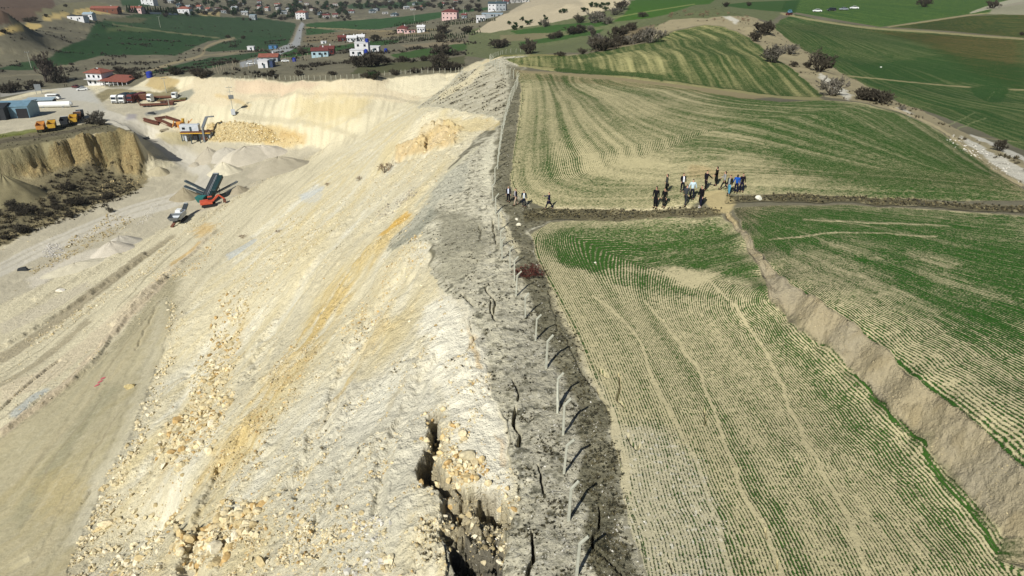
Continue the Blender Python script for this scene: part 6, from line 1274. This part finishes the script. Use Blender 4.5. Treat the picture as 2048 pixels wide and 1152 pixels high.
def plant(name, meshes, px, hpx, label, cat, group=None, wide=1.0, z=0.0):
    """hpx = height in photo pixels"""
    global ci; ci += 1; p = px if isinstance(px, Vector) else P(*px); d = p.y*CT - (p.z-CAM_Z)*ST; H = hpx*d/1400.0
    r = empty(name, p + Vector((0,0,-.04*H)), random.uniform(0,6.28), label, cat, group); o = bpy.data.objects.new('crown', meshes[ci % len(meshes)]); COL.objects.link(o); o.parent = r; o.scale = (H*wide, H*wide, H*1.02)
    if hpx > 24: m = MB(); m.tube((0,0,-.05*H),(0.02*H,0,.42*H),.035*H,.015*H,n=7); m.build('trunk', TRUNK, r)
    return r
TRUNK = mt('bark', 84,76,68, .95, 0, .25, 8)
gb = 'bare bushes along the lane'
for u, v, h, w, lab in [(1527,68,34,1.0,'uppermost dark bare bush on the lane bank'), (1510,83,24,.9,'small bare bush standing left on the lane bank'), (1546,125,40,1.0,'grey bare bush on the lane edge above the striped green hill'), (1580,108,26,1.1,'low dark bush right of the grey lane bush'), (1588,134,14,.9,'tiny bush on the pale lane bank'), (1614,136,18,.8,'thin brown bush left of the round dark tree'), (1640,143,46,.95,'round dark bare tree on the lane bank'), (1664,190,48,.95,'tall pale grey bare shrub over white rocks by the lane')]:
    plant('bare_bush', BUSH if 'grey' not in lab else GBUSH, (u, v), h*1.18, lab, 'bush', gb, w)
for k, (u, v, h) in enumerate([(1722,199,36),(1738,202,38),(1752,204,40),(1766,208,34)]): plant('bare_bush', BUSH, (u, v), h, ('%s shrub of the wide dark thicket beside the lane bend' % ('leftmost','second','third','rightmost')[k]), 'bush', 'thicket at the lane bend', 1.0)
plant('bare_bush', BUSH, (1999,302), 34, 'thin dark bush above the white rocks at the right edge', 'bush', None, .8); plant('bare_bush', GBUSH, (1803,220), 14, 'tiny reddish bush above the first white rocks of the lane', 'bush')
plant('tree', BUSH, (1848,14), 30, 'dark tree casting a shadow on the far top field', 'tree', None, .9); plant('tree', BUSH, (1984,17), 26, 'dark tree at the stony track, top right corner', 'tree', None, .9); plant('bare_bush', BUSH, (2043,71), 10, 'small dark bush on the right edge of the far field', 'bush'); plant('bare_bush', BUSH, (1497,12), 12, 'small bush beside the track above the pale knoll', 'bush'); plant('bare_bush', BUSH, (1452,14), 14, 'bush on the rocky crown of the pale knoll', 'bush')
gc = 'bare trees between the knoll and the valley'
for u, v, h, w in [(1300,86,42,.95),(1285,84,34,.9),(1268,88,26,1.1),(1250,90,24,1.1),(1236,92,26,1.0),(1222,96,24,1.1),(1205,102,40,1.05),(1192,98,36,1.0),(1232,80,34,.8),(1245,70,24,.9),(1262,62,22,1),(1285,34,14,1.1),(1165,108,14,1.2),(1190,46,28,1.0),(1215,48,20,1.0),(1202,38,18,1.0),(1230,30,20,1.1),(1242,20,22,1.1),(1160,66,22,1.),(1145,68,20,1.2),(1116,76,18,1),(1102,78,16,.9),(1159,46,20,1.0),(1089,54,18,.9),(1187,72,16,.8),(1058,108,36,.9),(1120,112,12,1.5),(1180,62,14,.9)]:
    plant('bare_tree', BUSH if (u+v) % 3 else GBUSH, (u, v), h*1.15, 'dark leafless tree in the straggling row left of the pale knoll', 'tree', gc, w)
for i in range(26):
    R_ = random.Random(i+50); u = R_.uniform(1330, 1500); v = 44 - (u-1330)*.1*(1 if u < 1420 else 0) - R_.uniform(0,16); plant('bare_bush', PBUSH, (u, v), R_.uniform(5,10), 'tiny brown shrub on the grassy pale knoll', 'bush', 'tiny shrubs on the pale knoll')
for i in range(22):
    R_ = random.Random(i+90); t = R_.random(); u = 1000 + t*220; v = 62 - t*48 + R_.uniform(-12, 8); plant('bare_bush', LEAF, (u, v), R_.uniform(4,10), 'small dark shrub on the far pale hillside', 'bush', 'shrubs on the far pale hillside', 1.2)
gd = 'bare trees below the far rim'
for u, v, h, w, lab in [(720,134,28,1.0,''),(738,134,34,1.1,''),(755,132,30,1.1,''),(770,130,22,1.0,''),(712,130,24,1.,''),(884,112,34,1.1,'tall bare tree by the track left of the ridge'),(878,136,36,.9,'lower dark tree below the tall one left of the ridge'),(895,140,24,1.2,''),(911,140,20,1.3,''),(748,158,24,1.,'green-tinged bush behind the rim fence'),(735,156,16,1.3,''),(790,150,14,1.4,''),(830,146,14,1.3,''),(848,122,14,1.3,''),(806,124,16,1.,''),(752,82,18,1.,'round bush in the pale plot beside the small white houses'),(880,84,22,1.1,'dark tree at the orchard track'),(886,68,24,1.2,''),(935,66,18,1.4,''),(995,96,22,1.3,'wide dark bush just behind the ridge tip'),(1005,92,20,1.2,''),(606,110,18,1.,'round dark bush beside the road bend'),(598,152,16,1.,''),(545,150,14,1.,''),(665,150,10,1.6,''),(915,24,12,1,''),(937,20,12,1.4,''),(955,16,12,1.3,'')]:
    plant('bare_tree', BUSH, (u, v), h*1.15, lab or 'dark bare tree in the dip behind the far rim', 'tree', gd, w)
for k in range(7): plant('tall_bare_tree', TREE, (92+5*k+random.uniform(-2,2), 166-random.uniform(0,4)), (56 if k < 4 else 30)+random.uniform(-4,6), 'bare poplar-like tree beside the entrance road', 'tree', 'bare trees by the entrance road', .55)
for u, v, h, w in [(8,186,24,1.),(28,184,24,1.1),(55,180,12,1.),(68,176,20,1.1),(80,174,14,1.),(118,166,20,1.2),(130,164,14,1.),(240,150,22,1.2),(250,158,18,1.2),(262,156,18,1.2),(274,158,14,1.3),(352,150,18,1.2),(392,152,20,1.),(404,156,22,1.1),(420,150,12,1.),(58,44,12,1.3),(68,42,10,1.3),(92,34,8,1.),(132,14,7,1.),(143,130,6,1.2),(456,76,8,1.),(487,78,8,1.),(470,126,10,1.),(8,66,10,1.2),(20,186,20,1.)]:
    plant('bare_tree', BUSH, (u, v), h*1.2, 'dark bare bush along the valley road and field edges on the left', 'tree', 'bushes on the left valley side', w)
plant('evergreen_tree', LEAF, (350,150), 20, 'rounded evergreen tree on the rim right of the blue tank', 'tree', None, 1.); plant('evergreen_bush', LEAF, (747,160), 20, 'green conifer-like bush among bare shrubs behind the rim fence', 'bush', None, .8)
# singles in the quarry
plant('dry_shrub', PBUSH, (770,345), 34, 'brown dry shrub standing alone on the bright quarry slope', 'shrub', None, 1.1); plant('dry_shrub', PBUSH, (718,362), 16, 'small brown shrub left of the lone dry shrub on the slope', 'shrub'); plant('dry_shrub', PBUSH, (655,372), 12, 'faint dry shrub further down the bright slope', 'shrub')
plant('dry_shrub', PBUSH, (556,466), 12, 'dark scrub clump among rubble high on the slope', 'shrub', None, 1.3); plant('dry_shrub', PBUSH, (485,476), 12, 'olive dry tuft on the low bench near the blue streak', 'shrub', None, 1.6); plant('dry_shrub', GBUSH, (220,425), 16, 'pale dead shrub on the quarry floor', 'shrub', None, .9)
p_ = P(1062,552); plant('thorn_bush', RBUSH, p_, 32, 'sprawling reddish-brown thorn bush on the ridge beside the crop edge', 'bush', None, 2.0)
for k, (u, v, s) in enumerate(((965,679,8),(932,553,8),(1014,868,10),(1032,611,9),(970,610,8),(1030,716,9),(940,560,7),(958,610,6),(947,632,7),(997,580,9))): plant('cushion_plant', CUSH, (u, v), s*1.6, ('round dark cushion plant on the crest edge of the ridge', 'dark cushion plant near the crest just above the crack', 'dark cushion plant left of the long ridge crack')[k] if k < 3 else 'dark low cushion plant in the grey ridge scrub', 'plant', None if k < 3 else 'cushion plants of the grey scrub', .8)
plant('dry_shrub', GBUSH, (195,243), 30, 'grey-brown bare shrub at the right end of the mound top', 'shrub', None, 1.0); plant('dry_shrub', BUSH, (183,247), 18, 'low shrub left of the grey shrub on the mound top', 'shrub', None, 1.5); plant('dry_shrub', BUSH, (203,250), 16, 'dark shrub casting shade at the mound corner', 'shrub', None, 1.4)
for i in range(34):
    R_ = random.Random(i+300); u = R_.uniform(0,250); v = 470-u*.33+R_.uniform(-75,14)
    if v > 372 and v < 486: plant('bare_bush', BUSH, (u, v), R_.uniform(10,24), 'dark bare bush in the scrub at the foot of the mound', 'bush', 'bushes at the foot of the mound', 1.3)

# ------------------------------------------------------------------ houses of the valley
def house(px, w, d, h, wall, roof, label, rz=0.0, kind='gable', rr_=None, name='house', cat='house', nwin=3, floors=1, group=None):
    p = P(*px); r = empty(name, p, rz, label, cat, group)
    if kind == 'gable': ro = gable(r, w, d, h, rr_ or d*.22, wall, roof, .4)
    elif kind == 'hip': m = MB(); m.box((0,0,h/2-1),(w,d,h+2)); m.build('wall', wall, r); ro = hip_roof(r,(0,0),w,d,h+.02,rr_ or d*.25,roof,.5)
    else: m = MB(); m.box((0,0,h/2-1),(w,d,h+2)); m.build('wall', wall, r); m = MB(); m.box((0,0,h+.12),(w+.4,d+.4,.24)); ro = m.build('roof', roof, r)
    for f in range(floors):
        z = h*(f+.55)/floors
        for k in range(nwin): x = -w/2 + w*(k+.5)/nwin; q = MB(); q.box((x,-d/2-.02,z),(min(1.3,w*.16),.1,1.2)); q.build('window', GLASS, r)
    q = MB(); q.box((w*.12,-d/2-.03,1.0),(1.0,.1,2.1)); q.build('door', SLATE, r)
    if kind != 'flat': q = MB(); q.box((w*.2,d*.15,h+d*.25),(.6,.6,1.6)); q.build('chimney', WALLW, ro)
    return r
house((901,39),16,11,8,WALLP,DTILE,'pink two-storey house with dark red hipped roof above the orchard',D(-8),'hip',2.4,nwin=4,floors=2)
house((929,36),5,5,3,WALLG,DTILE,'low dark-roofed annex right of the pink house',D(-8),'gable'); house((806,65),8,7,3.6,WALLP,DTILE,'small house with dark red hipped roof among the orchard rows',D(-5),'hip',2.0); house((843,64),6,5,4,WALLW,WALLW,'little white gabled shed right of the red-roofed orchard house',D(-4))
house((820,66),9,3,2.2,WALLP,DTILE,'low pink wall-like shed before the orchard house',D(-4),'flat')
house((705,83),7,6,3,WALLW,WALLW,'white gabled hut left of its twin in the pale plot',D(4)); house((722,81),6,6,3,WALLW,WALLW,'white gabled hut, right one of the pair in the pale plot',D(4)); house((685,82),6,5,3,DRED,DTILE,'dark red hut left of the white huts',D(4)); house((648,87),4,2.5,1.6,WALLW,WALLW,'low white box cabin far left of the white huts',0,'flat',nwin=1)
house((716,111),7.5,5,3,WALLW,WALLW,'lower white cabin box with two dark windows',D(-2),'flat',nwin=2); house((726,106),7.5,5,5.6,WALLW,WALLW,'upper white cabin box with blue drum on top',D(-2),'flat',nwin=2,floors=2); house((746,103),8,5,2.8,WALLW,WALLW,'long low white cabin right of the two boxes',D(-2),'flat',nwin=2)
for u, v, z, lab in ((736,106,5.7,'blue drum on the upper white cabin'),(733,112,1.6,'blue drum beside the lower white cabin'),(772,104,0,'blue drum near the plots right of the white cabins'),(589,123,0,'violet-blue drum on the plots right of the orange-roofed hut')):
    r = empty('water_drum', P(u,v)+Vector((0,0,z)), 0, lab, 'tank'); m = MB(); m.tube((0,0,0),(0,0,1.7),.95,n=14); m.build('drum', BLUEP, r); m = MB(); m.tube((0,0,1.7),(0,0,2.0),.95,.3,n=14); m.build('lid', BLUEP, r)
house((641,113),9,6,3.4,mt('pale_blue_wall',170,196,206,.8),DTILE,'pale blue house with pergola left of the dark red roof',D(10)); house((656,108),8,6,3.2,DRED,DTILE,'dark red hut behind the pale blue house',D(5)); house((540,124),10,6,3,WALLG,TILE,'orange-roofed hut beside the road bend',D(5)); house((529,135),5,4,3.6,WALLW,WALLW,'white box cabin below the orange-roofed hut',0,'flat',nwin=1); house((539,134),5,4,3.4,mt('navy_wall',50,66,100,.7),SLATE,'navy cabin touching the white box cabin',0,'flat',nwin=1); house((547,97),6,4,2.5,mt('blue_hut',70,116,160,.7),SLATE,'small blue hut by the road junction',0,'flat',nwin=1)
house((605,38),14,12,9,WALLW,TILE,'white apartment villa with red hipped roof at the road end',D(-6),'hip',2.5,nwin=3,floors=3); house((157,41),15,7,4,WALLW,DARKW,'long white-fronted shed with dark roof on the far left hill',D(-4),'flat',nwin=2); house((180,38),9,6,4.5,WALLW,ZINC,'white shed right of the long white-fronted one',D(-4)); house((213,24),30,9,4,RUST,TILE,'long low red-brown barn behind the white sheds',D(-2)); house((276,25),13,8,5,WALLP,TILE,'reddish barn at the tree row',D(-3)); house((371,27),15,9,6,WALLW,TILE,'white house with red roof at the end of the tree row',D(-3),'hip'); house((300,10),17,10,7,WALLW,WALLW,'white flat-roofed villa with terrace, top left',D(-8),'flat',nwin=3,floors=2); house((507,39),8,8,6,WALLG,ZINC,'small pale block at the field corner',0,'flat'); house((503,100),5,3.5,2.6,WALLW,WALLW,'lone white cabin on the green field edge',0,'flat',nwin=1)
house((988,22),12,8,8,WALLW,SLATE,'white house with grey roof left of its neighbour near the top centre',D(-10),'gable',floors=2); house((1003,22),11,8,8,WALLG,SLATE,'grey house right of the white one near the top centre',D(-10),'gable',floors=2); house((962,42),7,5,3.6,WALLW,WALLW,'small cream hut by the far orchard',0,'flat'); house((985,34),16,7,2.6,WALLG,ZINC,'long low shed below the two houses at top centre',D(-4),'flat')
gv = 'small houses of the far village'; WFAR = mt('far_wall', 176,174,170, .85)
cols_ = [(WFAR,TILE),(WFAR,DTILE),(WALLG,SLATE),(WFAR,TILE),(WFAR,WALLG),(WALLG,DTILE)]
R_ = random.Random(77)
for i, (u, v) in enumerate([(360,14),(380,20),(398,18),(418,22),(436,20),(450,26),(472,22),(488,30),(520,18),(536,22),(556,20),(570,28),(582,24),(558,12),(590,14),(614,10),(628,22),(640,30),(655,36),(668,34),(648,18),(672,12),(700,26),(742,26),(756,22),(770,28),(812,18),(826,20),(846,16),(886,10),(910,6),(780,5),(600,4),(520,6),(480,8),(462,4),(340,6),(1010,8),(1026,6),(1040,5),(1052,4),(1000,14),(790,32),(830,10)]):
    w_, r_ = cols_[R_.randrange(6)]; k = R_.choice(('gable','hip','flat')); house((u+R_.uniform(-3,3), v), R_.uniform(6,10), R_.uniform(5,8), R_.uniform(2.6,4.6), w_, r_, 'small %s house scattered among the trees of the far village' % ('pale' if w_ is not WALLG else 'grey'), R_.uniform(-.5,.5), k, group=gv, nwin=2)
# village trees, tree rows, orchard saplings, vineyard stakes
for i in range(210):
    R_ = random.Random(i+700); u = R_.uniform(330,960); v = R_.uniform(1,34) + (8 if 480 < u < 700 else 0)
    if 700 < u < 900 and v > 22: v -= 14
    plant('village_tree', (BUSH if i % 3 else LEAF), (u, v), R_.uniform(6,13), 'dark tree among the houses of the far village', 'tree', 'trees of the far village', 1.1)
for i in range(20): plant('conifer', CON, (256+i*5.2, 25+i*.25+random.uniform(-.6,.6)), random.uniform(11,15), 'dark conifer in the close row along the far white wall', 'tree', 'conifer row on the far left field', 1.0)
r = empty('boundary_wall', P(330,29), D(0), 'long low white wall under the conifer row', 'wall'); q = P(356,30)-P(330,29); q0 = P(300,27.5)-P(330,29); m = MB(); m.beam(q0+Vector((0,0,.9)), q+Vector((0,0,.9)), .4, 2.2); m.build('wall_panel', WALLW, r)
sp = []
for a, b, n in (((790,66),(875,62),24),((800,74),(905,72),26),((812,82),(930,76),28),((850,82),(960,66),22),((790,53),(850,46),18),((880,52),(990,42),28),((770,88),(812,78),16)):
    for k in range(n): t = k/(n-1); sp.append((a[0]+(b[0]-a[0])*t+random.uniform(-.6,.6), a[1]+(b[1]-a[1])*t+random.uniform(-.4,.4)))
for u, v in sp: plant('orchard_sapling', SAP, (u, v), random.uniform(4.5,6.5), 'small dark green sapling in the orchard rows', 'tree', 'saplings of the orchard rows', 1.0)
mstk = MB(); mstk.box((0,0,.8),(.16,.16,1.8)); s1 = None
for i in range(110):
    R_ = random.Random(i+1500); u = R_.uniform(425,660); v = 142-(u-425)*.14+R_.uniform(-9,9)
    if s1 is None: s1 = o = mstk.build('vineyard_stake', WOOD)
    else: o = s1.copy(); COL.objects.link(o)
    o.location = P(u, v); tag(o, 'grey wooden stake in the small plots below the road', 'stake', 'stakes of the small plots')
# unused prototypes of twigs are only mesh data; nothing else stands in the scene
HAZE = 0.00006

# ------------------------------------------------------------------ thin air that fades the far valley
hm = bpy.data.materials.new('haze'); hm.use_nodes = True; hn = hm.node_tree.nodes; hn.remove(hn['Principled BSDF'])
pv = hn.new('ShaderNodeVolumePrincipled'); pv.inputs['Color'].default_value = (.80, .88, .97, 1); pv.inputs['Density'].default_value = HAZE; pv.inputs['Anisotropy'].default_value = .1
hm.node_tree.links.new(pv.outputs[0], hn['Material Output'].inputs['Volume'])
zlo = float(GZ.min()) - 1.5; zhi = max(float(GZ.max()) + 30, CAM_Z + 6)
hb = MB(); hb.box((0, 0, (zlo + zhi) / 2), (12400, 12400, zhi - zlo)); h = hb.build('haze', hm); tag(h, None, None, None, 'stuff')
